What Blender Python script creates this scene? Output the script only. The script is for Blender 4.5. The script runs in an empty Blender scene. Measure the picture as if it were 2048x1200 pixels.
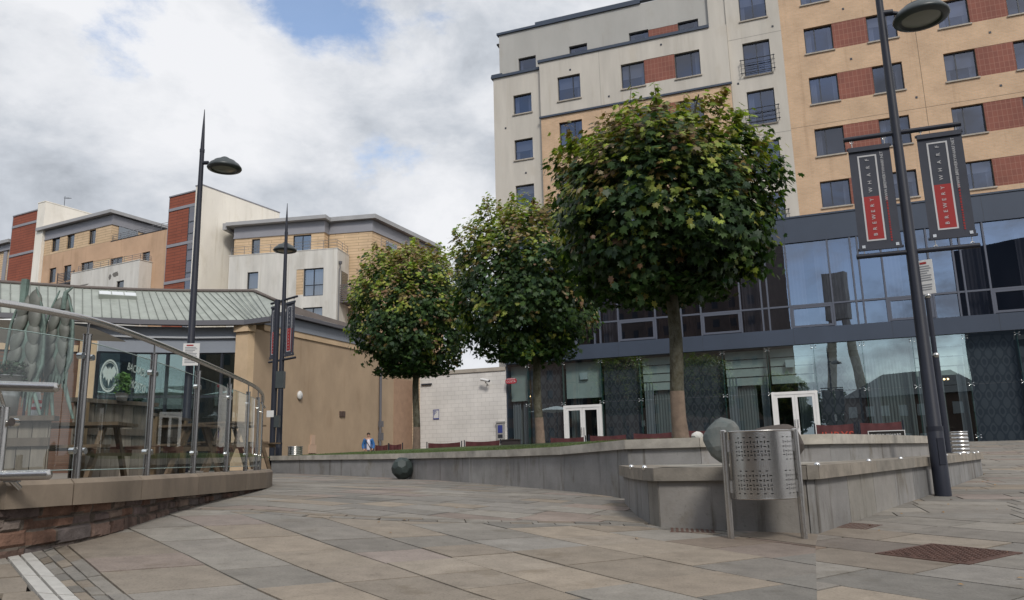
import bpy, bmesh, math, random
import numpy as np
from mathutils import Vector, Matrix
C = bpy.context.scene.collection
SC = bpy.context.scene
rad = math.radians
# ---------------------------------------------------------------- camera
F, PITCH, ROLL = 1553.0, rad(11.43), rad(1.376)
_c, _s = math.cos(PITCH), math.sin(PITCH)
_Rx = np.array([[1, 0, 0], [0, _c, -_s], [0, _s, _c]])
_c, _s = math.cos(ROLL), math.sin(ROLL)
_Rz = np.array([[_c, -_s, 0], [_s, _c, 0], [0, 0, 1]])
CM = _Rz @ _Rx                       # rows: camera right / up / forward in (right, up, forward)
cam = bpy.data.cameras.new("camera")
cam.sensor_fit = 'HORIZONTAL'; cam.sensor_width = 36.0; cam.lens = 36.0 * F / 2048.0
cam.clip_start = 0.05; cam.clip_end = 2000
camo = bpy.data.objects.new("camera", cam); C.objects.link(camo)
ax = [Vector((r[0], r[2], r[1])) for r in CM]
camo.matrix_world = Matrix(((ax[0].x, ax[1].x, -ax[2].x, 0), (ax[0].y, ax[1].y, -ax[2].y, 0), (ax[0].z, ax[1].z, -ax[2].z, 0), (0, 0, 0, 1)))
SC.camera = camo
# ---------------------------------------------------------------- light
SC.view_settings.view_transform = 'Standard'
SC.view_settings.look = 'None'
SC.view_settings.exposure = 0.15
SC.view_settings.gamma = 1.0
SC.cycles.use_denoising = True
SC.cycles.transparent_max_bounces = 24
SC.cycles.max_bounces = 8
SC.cycles.caustics_reflective = False; SC.cycles.caustics_refractive = False
SUN_DIR = Vector((0.20, -0.80, 0.76)).normalized()       # towards the sun
SUN_EL = math.asin(SUN_DIR.z); SUN_ROT = math.atan2(SUN_DIR.x, SUN_DIR.y)
sun = bpy.data.lights.new("sun", 'SUN'); sun.energy = 2.0; sun.angle = rad(12); sun.color = (1.0, 0.95, 0.88)
suno = bpy.data.objects.new("sun", sun); C.objects.link(suno)
suno.rotation_euler = SUN_DIR.to_track_quat('Z', 'Y').to_euler()
suno.location = (0, -20, 40)

def nd(nt, typ, **kw):
    n = nt.nodes.new(typ)
    for k, v in kw.items():
        if k.startswith('i_'):
            key = k[2:]
            key = int(key) if key.isdigit() else key.replace('_', ' ')
            n.inputs[key].default_value = v
        else: setattr(n, k, v)
    return n

def ray(px, py):
    v = CM.T @ np.array([px - 1024.0, -(py - 600.0), F]); return np.array([v[0], v[2], v[1]])
def at(px, py, Y):
    r = ray(px, py); return Vector(r * (Y / r[1]))
def onz(px, py, z):
    r = ray(px, py); return Vector(r * (z / r[2]))
def onplane(px, py, P, az):
    r = ray(px, py); n = np.array([math.cos(az), -math.sin(az), 0.0])
    return Vector(r * ((np.array(P) @ n) / (r @ n)))

w = bpy.data.worlds.new("World"); SC.world = w; w.use_nodes = True
nt = w.node_tree; nt.nodes.clear()
L = nt.links.new
out = nd(nt, 'ShaderNodeOutputWorld'); bg = nd(nt, 'ShaderNodeBackground'); bg.inputs['Strength'].default_value = 0.1
sky = nd(nt, 'ShaderNodeTexSky', sky_type='NISHITA', sun_disc=False, sun_elevation=SUN_EL, sun_rotation=SUN_ROT, air_density=1.0, dust_density=1.2, ozone_density=1.5)
tc = nd(nt, 'ShaderNodeTexCoord')
dv = nd(nt, 'ShaderNodeVectorMath', operation='MULTIPLY'); dv.inputs[1].default_value = (1, 1, 1.7); L(tc.outputs['Generated'], dv.inputs[0])
def cloud_noise(scale, detail, rough, off, dist=0.0):
    m = nd(nt, 'ShaderNodeVectorMath', operation='ADD'); m.inputs[1].default_value = off; L(dv.outputs[0], m.inputs[0])
    n = nd(nt, 'ShaderNodeTexNoise'); n.inputs['Scale'].default_value = scale; n.inputs['Detail'].default_value = detail
    n.inputs['Roughness'].default_value = rough; n.inputs['Distortion'].default_value = dist
    L(m.outputs[0], n.inputs['Vector']); return n.outputs['Fac']
def blob(px, py, k, amp, d=None):
    """a soft patch of the sky round one direction"""
    v = d if d is not None else Vector(ray(px, py)).normalized()
    dt = nd(nt, 'ShaderNodeVectorMath', operation='DOT_PRODUCT'); dt.inputs[1].default_value = v; L(tc.outputs['Generated'], dt.inputs[0])
    a = nd(nt, 'ShaderNodeMath', operation='SUBTRACT', i_1=1.0); L(dt.outputs['Value'], a.inputs[0])
    b = nd(nt, 'ShaderNodeMath', operation='MULTIPLY', i_1=k); L(a.outputs[0], b.inputs[0])
    e = nd(nt, 'ShaderNodeMath', operation='POWER', i_0=2.718); L(b.outputs[0], e.inputs[1])
    g = nd(nt, 'ShaderNodeMath', operation='MULTIPLY', i_1=amp); L(e.outputs[0], g.inputs[0]); return g.outputs[0]
def addup(lst):
    o = lst[0]
    for x in lst[1:]:
        a = nd(nt, 'ShaderNodeMath', operation='ADD'); L(o, a.inputs[0]); L(x, a.inputs[1]); o = a.outputs[0]
    return o
# cover: noise + thick nearly everywhere, with thin places
cov = addup([cloud_noise(5.2, 13, 0.63, (3.1, 1.7, 0.3), 0.2),
             blob(650, 25, 300, -0.34), blob(850, 55, 300, -0.24), blob(250, 65, 420, -0.30), blob(745, 310, 380, -0.24), blob(580, 0, 300, -0.20),
             blob(640, 170, 120, 0.10), blob(420, 110, 150, 0.14), blob(400, 300, 8, 0.08), blob(0, 0, 1.8, 0.2, Vector((0.85, -0.35, 0.45)).normalized()), blob(0, 0, 2.2, -0.26, Vector((-0.35, -0.85, 0.40)).normalized())])  # last two unseen: cloud added to brighten right-facing walls, thin patch for reflections
cr = nd(nt, 'ShaderNodeMapRange', interpolation_type='SMOOTHSTEP'); cr.inputs['From Min'].default_value = 0.19; cr.inputs['From Max'].default_value = 0.42; cr.inputs['To Min'].default_value = 0.10
L(cov, cr.inputs['Value'])
shade = addup([cloud_noise(5.0, 13, 0.60, (7.4, 2.2, 1.1), 0.2), blob(40, 290, 60, -0.13), blob(290, 310, 50, -0.08), blob(690, 430, 90, -0.06), blob(120, 60, 60, 0.12), blob(930, 200, 60, 0.06), blob(720, 130, 220, -0.07), blob(850, 440, 300, 0.30), blob(330, 90, 70, 0.16), blob(490, 215, 150, 0.14), blob(90, 110, 90, 0.08), blob(800, 370, 120, -0.10), blob(560, 360, 120, -0.08), blob(0, 0, 1.6, 0.34, Vector((0.80, -0.42, 0.50)).normalized())])  # last blob: unseen bright cloud added to light the right-facing walls
sr = nd(nt, 'ShaderNodeValToRGB'); L(shade, sr.inputs[0])
e = sr.color_ramp.elements
e[0].position = 0.30; e[0].color = (0.36, 0.39, 0.435, 1)
e[1].position = 0.74; e[1].color = (0.86, 0.87, 0.90, 1)
x = sr.color_ramp.elements.new(0.47); x.color = (0.56, 0.595, 0.65, 1)
x = sr.color_ramp.elements.new(0.61); x.color = (0.75, 0.77, 0.81, 1)
cs = nd(nt, 'ShaderNodeVectorMath', operation='SCALE'); cs.inputs['Scale'].default_value = 9.3; L(sr.outputs[0], cs.inputs[0])
ss = nd(nt, 'ShaderNodeVectorMath', operation='SCALE'); ss.inputs['Scale'].default_value = 1.9; L(sky.outputs[0], ss.inputs[0])
mx = nd(nt, 'ShaderNodeMix', data_type='RGBA')
L(cr.outputs[0], mx.inputs['Factor']); L(ss.outputs[0], mx.inputs['A']); L(cs.outputs[0], mx.inputs['B'])
L(mx.outputs['Result'], bg.inputs['Color']); L(bg.outputs[0], out.inputs['Surface'])

# ---------------------------------------------------------------- materials
MATS = {}
def mat(name, col, rough=0.7, var=0.0, vscale=3.0, bump=0.0, bscale=40.0, metal=0.0, spec=0.5, stretch=None, attr=None, vcol=None, detail=6.0, extra=None):
    """procedural surface: base colour with a blotchy noise mix and a fine bump, in world metres"""
    if name in MATS: return MATS[name]
    m = bpy.data.materials.new(name); m.use_nodes = True; n = m.node_tree
    b = n.nodes['Principled BSDF']; b.inputs['Roughness'].default_value = rough; b.inputs['Metallic'].default_value = metal
    b.inputs['Specular IOR Level'].default_value = spec
    b.inputs['Base Color'].default_value = (*col, 1)
    g = nd(n, 'ShaderNodeNewGeometry'); pos = g.outputs['Position']
    if stretch:
        v = nd(n, 'ShaderNodeVectorMath', operation='MULTIPLY'); v.inputs[1].default_value = stretch; n.links.new(pos, v.inputs[0]); pos = v.outputs[0]
    src = None
    if attr:
        a = nd(n, 'ShaderNodeAttribute', attribute_name=attr); src = a.outputs['Color']; n.links.new(src, b.inputs['Base Color'])
    if var > 0:
        t = nd(n, 'ShaderNodeTexNoise'); t.inputs['Scale'].default_value = vscale; t.inputs['Detail'].default_value = detail; t.inputs['Roughness'].default_value = 0.62
        n.links.new(pos, t.inputs['Vector'])
        r = nd(n, 'ShaderNodeMapRange'); r.inputs['From Min'].default_value = 0.3; r.inputs['From Max'].default_value = 0.7
        n.links.new(t.outputs['Fac'], r.inputs['Value'])
        mxx = nd(n, 'ShaderNodeMix', data_type='RGBA')
        n.links.new(r.outputs[0], mxx.inputs['Factor'])
        if src is not None:
            d = nd(n, 'ShaderNodeMix', data_type='RGBA', blend_type='MULTIPLY'); d.inputs['Factor'].default_value = 1.0
            n.links.new(src, d.inputs['A']); d.inputs['B'].default_value = (1 - var,) * 3 + (1,)
            e2 = nd(n, 'ShaderNodeMix', data_type='RGBA', blend_type='MULTIPLY'); e2.inputs['Factor'].default_value = 1.0
            n.links.new(src, e2.inputs['A']); e2.inputs['B'].default_value = (1 + var,) * 3 + (1,)
            n.links.new(d.outputs['Result'], mxx.inputs['A']); n.links.new(e2.outputs['Result'], mxx.inputs['B'])
        else:
            c2 = vcol if vcol else tuple(min(1, c * (1 + var)) for c in col)
            c1 = tuple(c * (1 - var) for c in col) if not vcol else col
            mxx.inputs['A'].default_value = (*c1, 1); mxx.inputs['B'].default_value = (*c2, 1)
        n.links.new(mxx.outputs['Result'], b.inputs['Base Color'])
    if bump > 0:
        t2 = nd(n, 'ShaderNodeTexNoise'); t2.inputs['Scale'].default_value = bscale; t2.inputs['Detail'].default_value = 5
        n.links.new(pos, t2.inputs['Vector'])
        bm_ = nd(n, 'ShaderNodeBump'); bm_.inputs['Strength'].default_value = 0.6; bm_.inputs['Distance'].default_value = bump
        n.links.new(t2.outputs['Fac'], bm_.inputs['Height']); n.links.new(bm_.outputs[0], b.inputs['Normal'])
    MATS[name] = m; return m

def weather(m, layers):
    """multiply noise layers (stretch, scale, from, to, tint) into a material's base colour"""
    n = m.node_tree; b = n.nodes['Principled BSDF']; src = b.inputs['Base Color'].links[0].from_socket; g = nd(n, 'ShaderNodeNewGeometry')
    for stretch, sc, lo, hi, dark in layers:
        v = nd(n, 'ShaderNodeVectorMath', operation='MULTIPLY'); v.inputs[1].default_value = stretch; n.links.new(g.outputs['Position'], v.inputs[0])
        t = nd(n, 'ShaderNodeTexNoise'); t.inputs['Scale'].default_value = sc; t.inputs['Detail'].default_value = 6; t.inputs['Roughness'].default_value = .62; n.links.new(v.outputs[0], t.inputs['Vector'])
        r = nd(n, 'ShaderNodeMapRange', interpolation_type='SMOOTHSTEP'); r.inputs['From Min'].default_value = lo; r.inputs['From Max'].default_value = hi; n.links.new(t.outputs['Fac'], r.inputs['Value'])
        x = nd(n, 'ShaderNodeMix', data_type='RGBA', blend_type='MULTIPLY'); n.links.new(r.outputs[0], x.inputs['Factor']); n.links.new(src, x.inputs['A']); x.inputs['B'].default_value = (*dark, 1); src = x.outputs['Result']
    n.links.new(src, b.inputs['Base Color']); return m
def brickmat(name, c1, c2, mortar, bw, bh, ms=0.01, off=0.5, rough=0.85, axes='xz', bump=0.004, var=0.12):
    """coursed units laid out in the object's own metres"""
    m = bpy.data.materials.new(name); m.use_nodes = True; n = m.node_tree; b = n.nodes['Principled BSDF']
    b.inputs['Roughness'].default_value = rough
    tcn = nd(n, 'ShaderNodeTexCoord'); sp = nd(n, 'ShaderNodeSeparateXYZ'); n.links.new(tcn.outputs['Object'], sp.inputs[0])
    cb = nd(n, 'ShaderNodeCombineXYZ')
    if axes == 'xz':
        ad = nd(n, 'ShaderNodeMath', operation='ADD'); n.links.new(sp.outputs['X'], ad.inputs[0]); n.links.new(sp.outputs['Y'], ad.inputs[1])
        n.links.new(ad.outputs[0], cb.inputs[0]); n.links.new(sp.outputs['Z'], cb.inputs[1])
    t = nd(n, 'ShaderNodeTexBrick', offset=off); n.links.new(cb.outputs[0], t.inputs['Vector'])
    t.inputs['Color1'].default_value = (*c1, 1); t.inputs['Color2'].default_value = (*c2, 1); t.inputs['Mortar'].default_value = (*mortar, 1)
    t.inputs['Scale'].default_value = 1.0; t.inputs['Brick Width'].default_value = bw; t.inputs['Row Height'].default_value = bh
    t.inputs['Mortar Size'].default_value = ms; t.inputs['Mortar Smooth'].default_value = 0.1; t.inputs['Bias'].default_value = 0.0
    nz = nd(n, 'ShaderNodeTexNoise'); nz.inputs['Scale'].default_value = 0.8; nz.inputs['Detail'].default_value = 7
    n.links.new(tcn.outputs['Object'], nz.inputs['Vector'])
    mr = nd(n, 'ShaderNodeMapRange'); mr.inputs['From Min'].default_value = 0.3; mr.inputs['From Max'].default_value = 0.7
    mr.inputs['To Min'].default_value = 1 - var; mr.inputs['To Max'].default_value = 1 + var; n.links.new(nz.outputs['Fac'], mr.inputs['Value'])
    ml = nd(n, 'ShaderNodeVectorMath', operation='SCALE'); n.links.new(t.outputs['Color'], ml.inputs[0]); n.links.new(mr.outputs[0], ml.inputs['Scale'])
    n.links.new(ml.outputs[0], b.inputs['Base Color'])
    bp = nd(n, 'ShaderNodeBump'); bp.inputs['Strength'].default_value = 0.5; bp.inputs['Distance'].default_value = bump; bp.invert = True
    n.links.new(t.outputs['Fac'], bp.inputs['Height']); n.links.new(bp.outputs[0], b.inputs['Normal'])
    MATS[name] = m; return m

def glassmat(name, tint=(0.8, 0.85, 0.85), refl=0.05, ior=1.5, rough=0.0, gcol=(1, 1, 1), wave=0.0, wscale=0.7):
    """thin pane: what lies behind it, tinted, plus a mirror share that grows towards grazing"""
    m = bpy.data.materials.new(name); m.use_nodes = True; n = m.node_tree; n.nodes.clear()
    o = nd(n, 'ShaderNodeOutputMaterial'); tr = nd(n, 'ShaderNodeBsdfTransparent'); tr.inputs[0].default_value = (*tint, 1)
    gl = nd(n, 'ShaderNodeBsdfGlossy'); gl.inputs['Roughness'].default_value = rough; gl.inputs[0].default_value = (*gcol, 1)
    lw = nd(n, 'ShaderNodeLayerWeight'); lw.inputs['Blend'].default_value = 0.5
    pw = nd(n, 'ShaderNodeMath', operation='POWER', i_1=5.0); n.links.new(lw.outputs['Facing'], pw.inputs[0])
    mr = nd(n, 'ShaderNodeMapRange'); mr.inputs['To Min'].default_value = refl; mr.inputs['To Max'].default_value = 1.0
    n.links.new(pw.outputs[0], mr.inputs['Value'])
    ms = nd(n, 'ShaderNodeMixShader'); n.links.new(mr.outputs[0], ms.inputs[0]); n.links.new(tr.outputs[0], ms.inputs[1]); n.links.new(gl.outputs[0], ms.inputs[2])
    if wave > 0:
        g = nd(n, 'ShaderNodeNewGeometry'); t = nd(n, 'ShaderNodeTexNoise'); t.inputs['Scale'].default_value = wscale; t.inputs['Detail'].default_value = 1
        n.links.new(g.outputs['Position'], t.inputs['Vector'])
        bp = nd(n, 'ShaderNodeBump'); bp.inputs['Strength'].default_value = 1.0; bp.inputs['Distance'].default_value = wave
        n.links.new(t.outputs['Fac'], bp.inputs['Height']); n.links.new(bp.outputs[0], gl.inputs['Normal'])
    n.links.new(ms.outputs[0], o.inputs['Surface']); MATS[name] = m; return m

def emitmat(name, col, s):
    m = bpy.data.materials.new(name); m.use_nodes = True; b = m.node_tree.nodes['Principled BSDF']
    b.inputs['Base Color'].default_value = (*col, 1); b.inputs['Emission Color'].default_value = (*col, 1); b.inputs['Emission Strength'].default_value = s
    MATS[name] = m; return m

# ---------------------------------------------------------------- mesh helpers
class MB:
    def __init__(s): s.v = []; s.f = []; s.m = []; s.c = []; s.sm = []; s.cur = 0; s.col = None; s.smooth = False
    def add(s, vs, fs):
        b = len(s.v); s.v += [tuple(p) for p in vs]
        for f in fs:
            s.f.append([b + i for i in f]); s.m.append(s.cur); s.c.append(s.col); s.sm.append(s.smooth)
    def quad(s, *p): s.add(p, [list(range(len(p)))])
    def box(s, x0, x1, y0, y1, z0, z1):
        s.add([(x0, y0, z0), (x1, y0, z0), (x1, y1, z0), (x0, y1, z0), (x0, y0, z1), (x1, y0, z1), (x1, y1, z1), (x0, y1, z1)],
              [[0, 3, 2, 1], [4, 5, 6, 7], [0, 1, 5, 4], [1, 2, 6, 5], [2, 3, 7, 6], [3, 0, 4, 7]])
    def obox(s, o, u, v, w_):
        """box from corner o with edge vectors u, v, w"""
        o, u, v, w_ = Vector(o), Vector(u), Vector(v), Vector(w_)
        s.add([o, o + u, o + u + v, o + v, o + w_, o + u + w_, o + u + v + w_, o + v + w_],
              [[0, 3, 2, 1], [4, 5, 6, 7], [0, 1, 5, 4], [1, 2, 6, 5], [2, 3, 7, 6], [3, 0, 4, 7]])
    def prism(s, poly, z0, z1):
        n = len(poly); s.add([(p[0], p[1], z0) for p in poly] + [(p[0], p[1], z1) for p in poly],
              [list(range(n))[::-1], list(range(n, 2 * n))] + [[i, (i + 1) % n, n + (i + 1) % n, n + i] for i in range(n)])
    def tube(s, pts, r, n=8, caps=True):
        pts = [Vector(p) for p in pts]; k = len(pts)
        rs = r if isinstance(r, (list, tuple)) else [r] * k
        vs = []; up = None
        for i in range(k):
            t = (pts[min(i + 1, k - 1)] - pts[max(i - 1, 0)]).normalized()
            if up is None:
                up = Vector((0, 0, 1)) if abs(t.z) < 0.9 else Vector((1, 0, 0))
            a = t.cross(up).normalized(); b = a.cross(t).normalized(); up = b
            for j in range(n):
                q = 2 * math.pi * j / n; vs.append(pts[i] + (a * math.cos(q) + b * math.sin(q)) * rs[i])
        fs = [[i * n + j, i * n + (j + 1) % n, (i + 1) * n + (j + 1) % n, (i + 1) * n + j] for i in range(k - 1) for j in range(n)]
        o = s.smooth; s.smooth = True; s.add(vs, fs); s.smooth = o
        if caps: s.add(vs[:n], [list(range(n))[::-1]]); s.add(vs[-n:], [list(range(n))])
    def lathe(s, prof, c=(0, 0, 0), n=24, sm=True):
        vs = []
        for r, z in prof:
            for j in range(n):
                q = 2 * math.pi * j / n; vs.append((c[0] + r * math.cos(q), c[1] + r * math.sin(q), c[2] + z))
        fs = [[i * n + j, i * n + (j + 1) % n, (i + 1) * n + (j + 1) % n, (i + 1) * n + j] for i in range(len(prof) - 1) for j in range(n)]
        o = s.smooth; s.smooth = sm; s.add(vs, fs); s.smooth = o
    def ball(s, c, r, n=10, sx=1, sy=1, sz=1):
        k = max(4, n // 2); prof = [(max(1e-4, math.sin(math.pi * i / k)) * r, -math.cos(math.pi * i / k) * r) for i in range(k + 1)]
        b = len(s.v); s.lathe(prof, (0, 0, 0), n)
        for i in range(b, len(s.v)): p = s.v[i]; s.v[i] = (p[0] * sx + c[0], p[1] * sy + c[1], p[2] * sz + c[2])
    def build(s, name, m, parent=None, world=False):
        me = bpy.data.meshes.new(name); vs = s.v
        if world and parent is not None:
            r = parent
            while r.parent: r = r.parent
            inv = (Matrix.Translation(r.location) @ r.rotation_euler.to_matrix().to_4x4()).inverted()
            vs = [tuple(inv @ Vector(p)) for p in vs]
        me.from_pydata([tuple(map(float, p)) for p in vs], [], s.f)
        for x in (m if isinstance(m, (list, tuple)) else [m]): me.materials.append(x)
        me.polygons.foreach_set('material_index', s.m); me.polygons.foreach_set('use_smooth', s.sm)
        if any(c is not None for c in s.c):
            a = me.attributes.new('col', 'FLOAT_COLOR', 'FACE')
            a.data.foreach_set('color', np.array([(*(c or (1, 1, 1)), 1) for c in s.c], dtype=np.float32).ravel())
        me.update()
        o = bpy.data.objects.new(name, me); C.objects.link(o)
        if parent is not None: o.parent = parent
        return o

def tag(o, label=None, cat=None, group=None, kind=None):
    if label: o['label'] = label
    if cat: o['category'] = cat
    if group: o['group'] = group
    if kind: o['kind'] = kind
    return o
def thing(name, label, cat, loc=(0, 0, 0), rotz=0.0, group=None):
    o = bpy.data.objects.new(name, None); C.objects.link(o); o.empty_display_size = 0.3
    o.location = loc; o.rotation_euler = (0, 0, rotz); return tag(o, label, cat, group)
def copy_tree(o, parent=None):
    c = o.copy(); C.objects.link(c)
    if parent is not None: c.parent = parent
    for ch in o.children: copy_tree(ch, c)
    return c
def text_faces(mb, body, o, ux, uy, size, align='LEFT', spacing=1.0, sx=1.0):
    """lettering laid flat on the plane (o, ux, uy): mesh faces of the built-in font"""
    cu = bpy.data.curves.new('lettering', 'FONT'); cu.body = body; cu.size = size; cu.align_x = align; cu.align_y = 'CENTER'; cu.space_character = spacing
    cu.resolution_u = 2; cu.extrude = 0.0
    ob = bpy.data.objects.new('lettering', cu); C.objects.link(ob)
    dg = bpy.context.evaluated_depsgraph_get(); me = bpy.data.meshes.new_from_object(ob.evaluated_get(dg))
    o, ux, uy = Vector(o), Vector(ux).normalized(), Vector(uy).normalized()
    mb.add([o + ux * (v.co.x * sx) + uy * v.co.y for v in me.vertices], [list(p.vertices) for p in me.polygons])
    bpy.data.objects.remove(ob); bpy.data.curves.remove(cu); bpy.data.meshes.remove(me)
def facade(mb, x0, x1, z0, z1, ops, y=0.0, reveal=0.12, thick=0.0):
    """wall sheet facing -y with openings (x0,x1,z0,z1) and their reveals"""
    xs = sorted({x0, x1} | {a for o in ops for a in o[:2] if x0 < a < x1}); zs = sorted({z0, z1} | {a for o in ops for a in o[2:4] if z0 < a < z1})
    for i in range(len(xs) - 1):
        for j in range(len(zs) - 1):
            cx, cz = (xs[i] + xs[i + 1]) / 2, (zs[j] + zs[j + 1]) / 2
            if any(o[0] < cx < o[1] and o[2] < cz < o[3] for o in ops): continue
            mb.quad((xs[i], y, zs[j]), (xs[i + 1], y, zs[j]), (xs[i + 1], y, zs[j + 1]), (xs[i], y, zs[j + 1]))
    for a, b, c, d in [o[:4] for o in ops]:
        Y = y + reveal
        mb.quad((a, y, c), (a, y, d), (a, Y, d), (a, Y, c)); mb.quad((b, y, c), (b, Y, c), (b, Y, d), (b, y, d))
        mb.quad((a, y, d), (b, y, d), (b, Y, d), (a, Y, d)); mb.quad((a, y, c), (a, Y, c), (b, Y, c), (b, y, c))
def window(par, x0, x1, z0, z1, y, mull=(), trans=(), fm=None, gm=None, sill=None, fw=0.05, curtain=None, rev=0.14, label=None):
    m = MB(); yf = y + rev
    m.box(x0 + .002, x0 + fw, yf, yf + .06, z0 + .002, z1 - .002); m.box(x1 - fw, x1 - .002, yf, yf + .06, z0 + .002, z1 - .002)
    m.box(x0 + fw, x1 - fw, yf, yf + .06, z0 + .002, z0 + fw); m.box(x0 + fw, x1 - fw, yf, yf + .06, z1 - fw, z1 - .002)
    for a in mull: m.box(a - fw * .55, a + fw * .55, yf + .003, yf + .057, z0 + fw, z1 - fw)
    for a in trans: m.box(x0 + fw, x1 - fw, yf + .006, yf + .054, a - fw * .5, a + fw * .5)
    f = m.build('window', fm, par)
    if label: f['label'] = label
    tr = random.Random(int(x0 * 331 + z0 * 77 + y * 13)); ta, tb = tr.uniform(-.014, .014), tr.uniform(-.010, .010)
    g = MB(); g.quad((x0 + fw, yf + .03 - ta - tb, z0 + fw), (x1 - fw, yf + .03 + ta - tb, z0 + fw), (x1 - fw, yf + .03 + ta + tb, z1 - fw), (x0 + fw, yf + .03 - ta + tb, z1 - fw)); g.build('pane', gm, f)
    if sill is not None:
        s_ = MB(); s_.box(x0 - .06, x1 + .06, y - .07, y + .04, z0 - .075, z0 - .004); s_.build('sill', sill, f)
    if curtain:
        c = MB(); rnd = random.Random(int(x0 * 100 + z0 * 37))
        for side in ((0,), (1,), (0, 1), (0, 1))[rnd.randrange(4)]:
            wd = (x1 - x0) * rnd.uniform(.12, .22); xa = x0 + fw if side == 0 else x1 - fw - wd; k = 8
            pts = [(xa + wd * i / k, yf + .16 + (.03 if i % 2 else 0)) for i in range(k + 1)]
            for i in range(k): c.quad((*pts[i], z0), (*pts[i + 1], z0), (*pts[i + 1], z1), (*pts[i], z1))
        if c.f: c.build('curtain', curtain, f)
        if rnd.random() < .28:
            c = MB(); d_ = (z1 - z0) * rnd.uniform(.15, .6); c.quad((x0 + fw, yf + .12, z1 - d_), (x1 - fw, yf + .12, z1 - d_), (x1 - fw, yf + .12, z1), (x0 + fw, yf + .12, z1)); c.build('blind', curtain, f)
    return f

def pieces(name, m, parent, boxes):
    for b in boxes:
        q = MB(); q.box(*b); q.build(name, m, parent)
# ================================================================ ground
GP = np.array([(-3.55, 5.0, -.55), (-3.2, 6.0, -.50), (-3.0, 7.2, -.43), (-3.5, 10, -.38), (-3.8, 12.4, -.36), (1.44, 10.3, -.58), (-.27, 13.7, -.49), (-2.65, 18.0, -.42), (-6.7, 21.6, -.28),
  (1.8, 6.75, -.70), (2.37, 6.75, -.73), (2.61, 7, -.72), (1.28, 7.5, -.69), (5.85, 11, -.66), (9.36, 16, -.55), (13, 24, -.15), (17, 32, .16), (21, 33.5, .2), (14, 17, -.5), (28, 32, .2), (20, 24, -.1),
  (0, 4.5, -.75), (2.5, 4.2, -.79), (-2.3, 4.3, -.66), (0, 0, -.82), (-4.2, 4.0, -.6), (6, 0, -.85), (12, 8, -.7), (-9, 28, -.2), (-20, 32, -.2), (-7, 40, -.32), (-2, 30, -.2), (4, 36, .1), (9, 36, .18),
  (-20, 10, -.5), (-20, -20, -.8), (20, -20, -.8), (0, -30, -.8), (-40, 60, -.2), (40, 60, .2), (-70, 90, -.2), (0, 90, .1), (70, 90, .2), (-80, -60, -.8), (80, -60, -.8), (60, 20, .1), (-60, 20, -.4)], dtype=float)
_n = len(GP)
_A = np.zeros((_n + 3, _n + 3)); _d = np.hypot(GP[:, None, 0] - GP[None, :, 0], GP[:, None, 1] - GP[None, :, 1])
_A[:_n, :_n] = -np.sqrt(_d ** 2 + 0.8 ** 2) + np.eye(_n) * 0.25; _A[:_n, _n] = 1; _A[:_n, _n + 1:] = GP[:, :2]; _A[_n, :_n] = 1; _A[_n + 1:, :_n] = GP[:, :2].T
_w = np.linalg.solve(_A, np.concatenate([GP[:, 2], np.zeros(3)]))
def gz(x, y):
    d = np.hypot(GP[:, 0] - x, GP[:, 1] - y)
    return float(-np.sqrt(d ** 2 + 0.64) @ _w[:_n] + _w[_n] + _w[_n + 1] * x + _w[_n + 2] * y)
def gzc(x, y): return gz(x, y) if abs(x) < 60 and -40 < y < 85 else gz(max(-60, min(60, x)), max(-40, min(85, y)))

def ong(px, py):
    z = -.6
    for _ in range(40): q = onz(px, py, z); z += (gz(q.x, q.y) - z) * .6
    return Vector((q.x, q.y))
M_joint = mat('paving_joint', (.045, .040, .034), .95, .3, 9, .004, 60)
mb = MB()
gx = [-900, -300, -120, -60, -32, -24, -18, -14, -11] + [-9 + i * .5 for i in range(0, 41)] + [13, 15, 18, 21, 24, 28, 34, 60, 120, 300, 900]
gy = [-900, -300, -100, -50, -20, -8, -3, 0, 1, 2] + [2.5 + i * .5 for i in range(0, 34)] + [21, 23, 25, 27, 29, 31, 33, 35, 37, 40, 44, 50, 70, 100, 300, 900]
vs = [(x, y, gzc(x, y) - .045) for y in gy for x in gx]; nx = len(gx)
mb.smooth = True
mb.add(vs, [[j * nx + i, j * nx + i + 1, (j + 1) * nx + i + 1, (j + 1) * nx + i] for j in range(len(gy) - 1) for i in range(nx - 1)])
g = mb.build('ground', M_joint); g['kind'] = 'structure'

SLAB_ARGS = ('paving_slab', (.2, .2, .2), .80, .16, 5.0, .006, 38)
def stained(name):
    """stone with run-off streaks, blotches of grime and a rough grain"""
    return weather(mat(name, (.2, .2, .2), .88, .22, 1.7, .005, 34, attr='col', detail=10), (((1, 1, .10), 6.5, .54, .70, (.50, .47, .42)), ((1, 1, .6), 2.4, .55, .75, (.66, .60, .50)), ((1, 1, 1), 26, .60, .74, (.72, .72, .70))))
R = random.Random(5)
def clip(poly, hp):
    """keep the part of a polygon on the left of each directed edge (a, b)"""
    for a, b in hp:
        o = []; n = len(poly)
        sd = lambda p: (b[0] - a[0]) * (p[1] - a[1]) - (b[1] - a[1]) * (p[0] - a[0])
        for i in range(n):
            p, q = poly[i], poly[(i + 1) % n]; sp, sq = sd(p), sd(q)
            if sp >= 0: o.append(p)
            if sp * sq < 0: t = sp / (sp - sq); o.append((p[0] + (q[0] - p[0]) * t, p[1] + (q[1] - p[1]) * t))
        poly = o
        if len(poly) < 3: return []
    return poly
GREY = [(0.207, 0.190, 0.168), (0.228, 0.211, 0.186), (0.186, 0.175, 0.157), (0.240, 0.222, 0.195), (0.215, 0.201, 0.181)]
BUFF = [(0.244, 0.206, 0.164), (0.234, 0.200, 0.161), (0.255, 0.216, 0.172), (0.227, 0.194, 0.158), (0.248, 0.214, 0.175)]
PINK = [(0.238, 0.196, 0.169), (0.247, 0.208, 0.184)]
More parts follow.
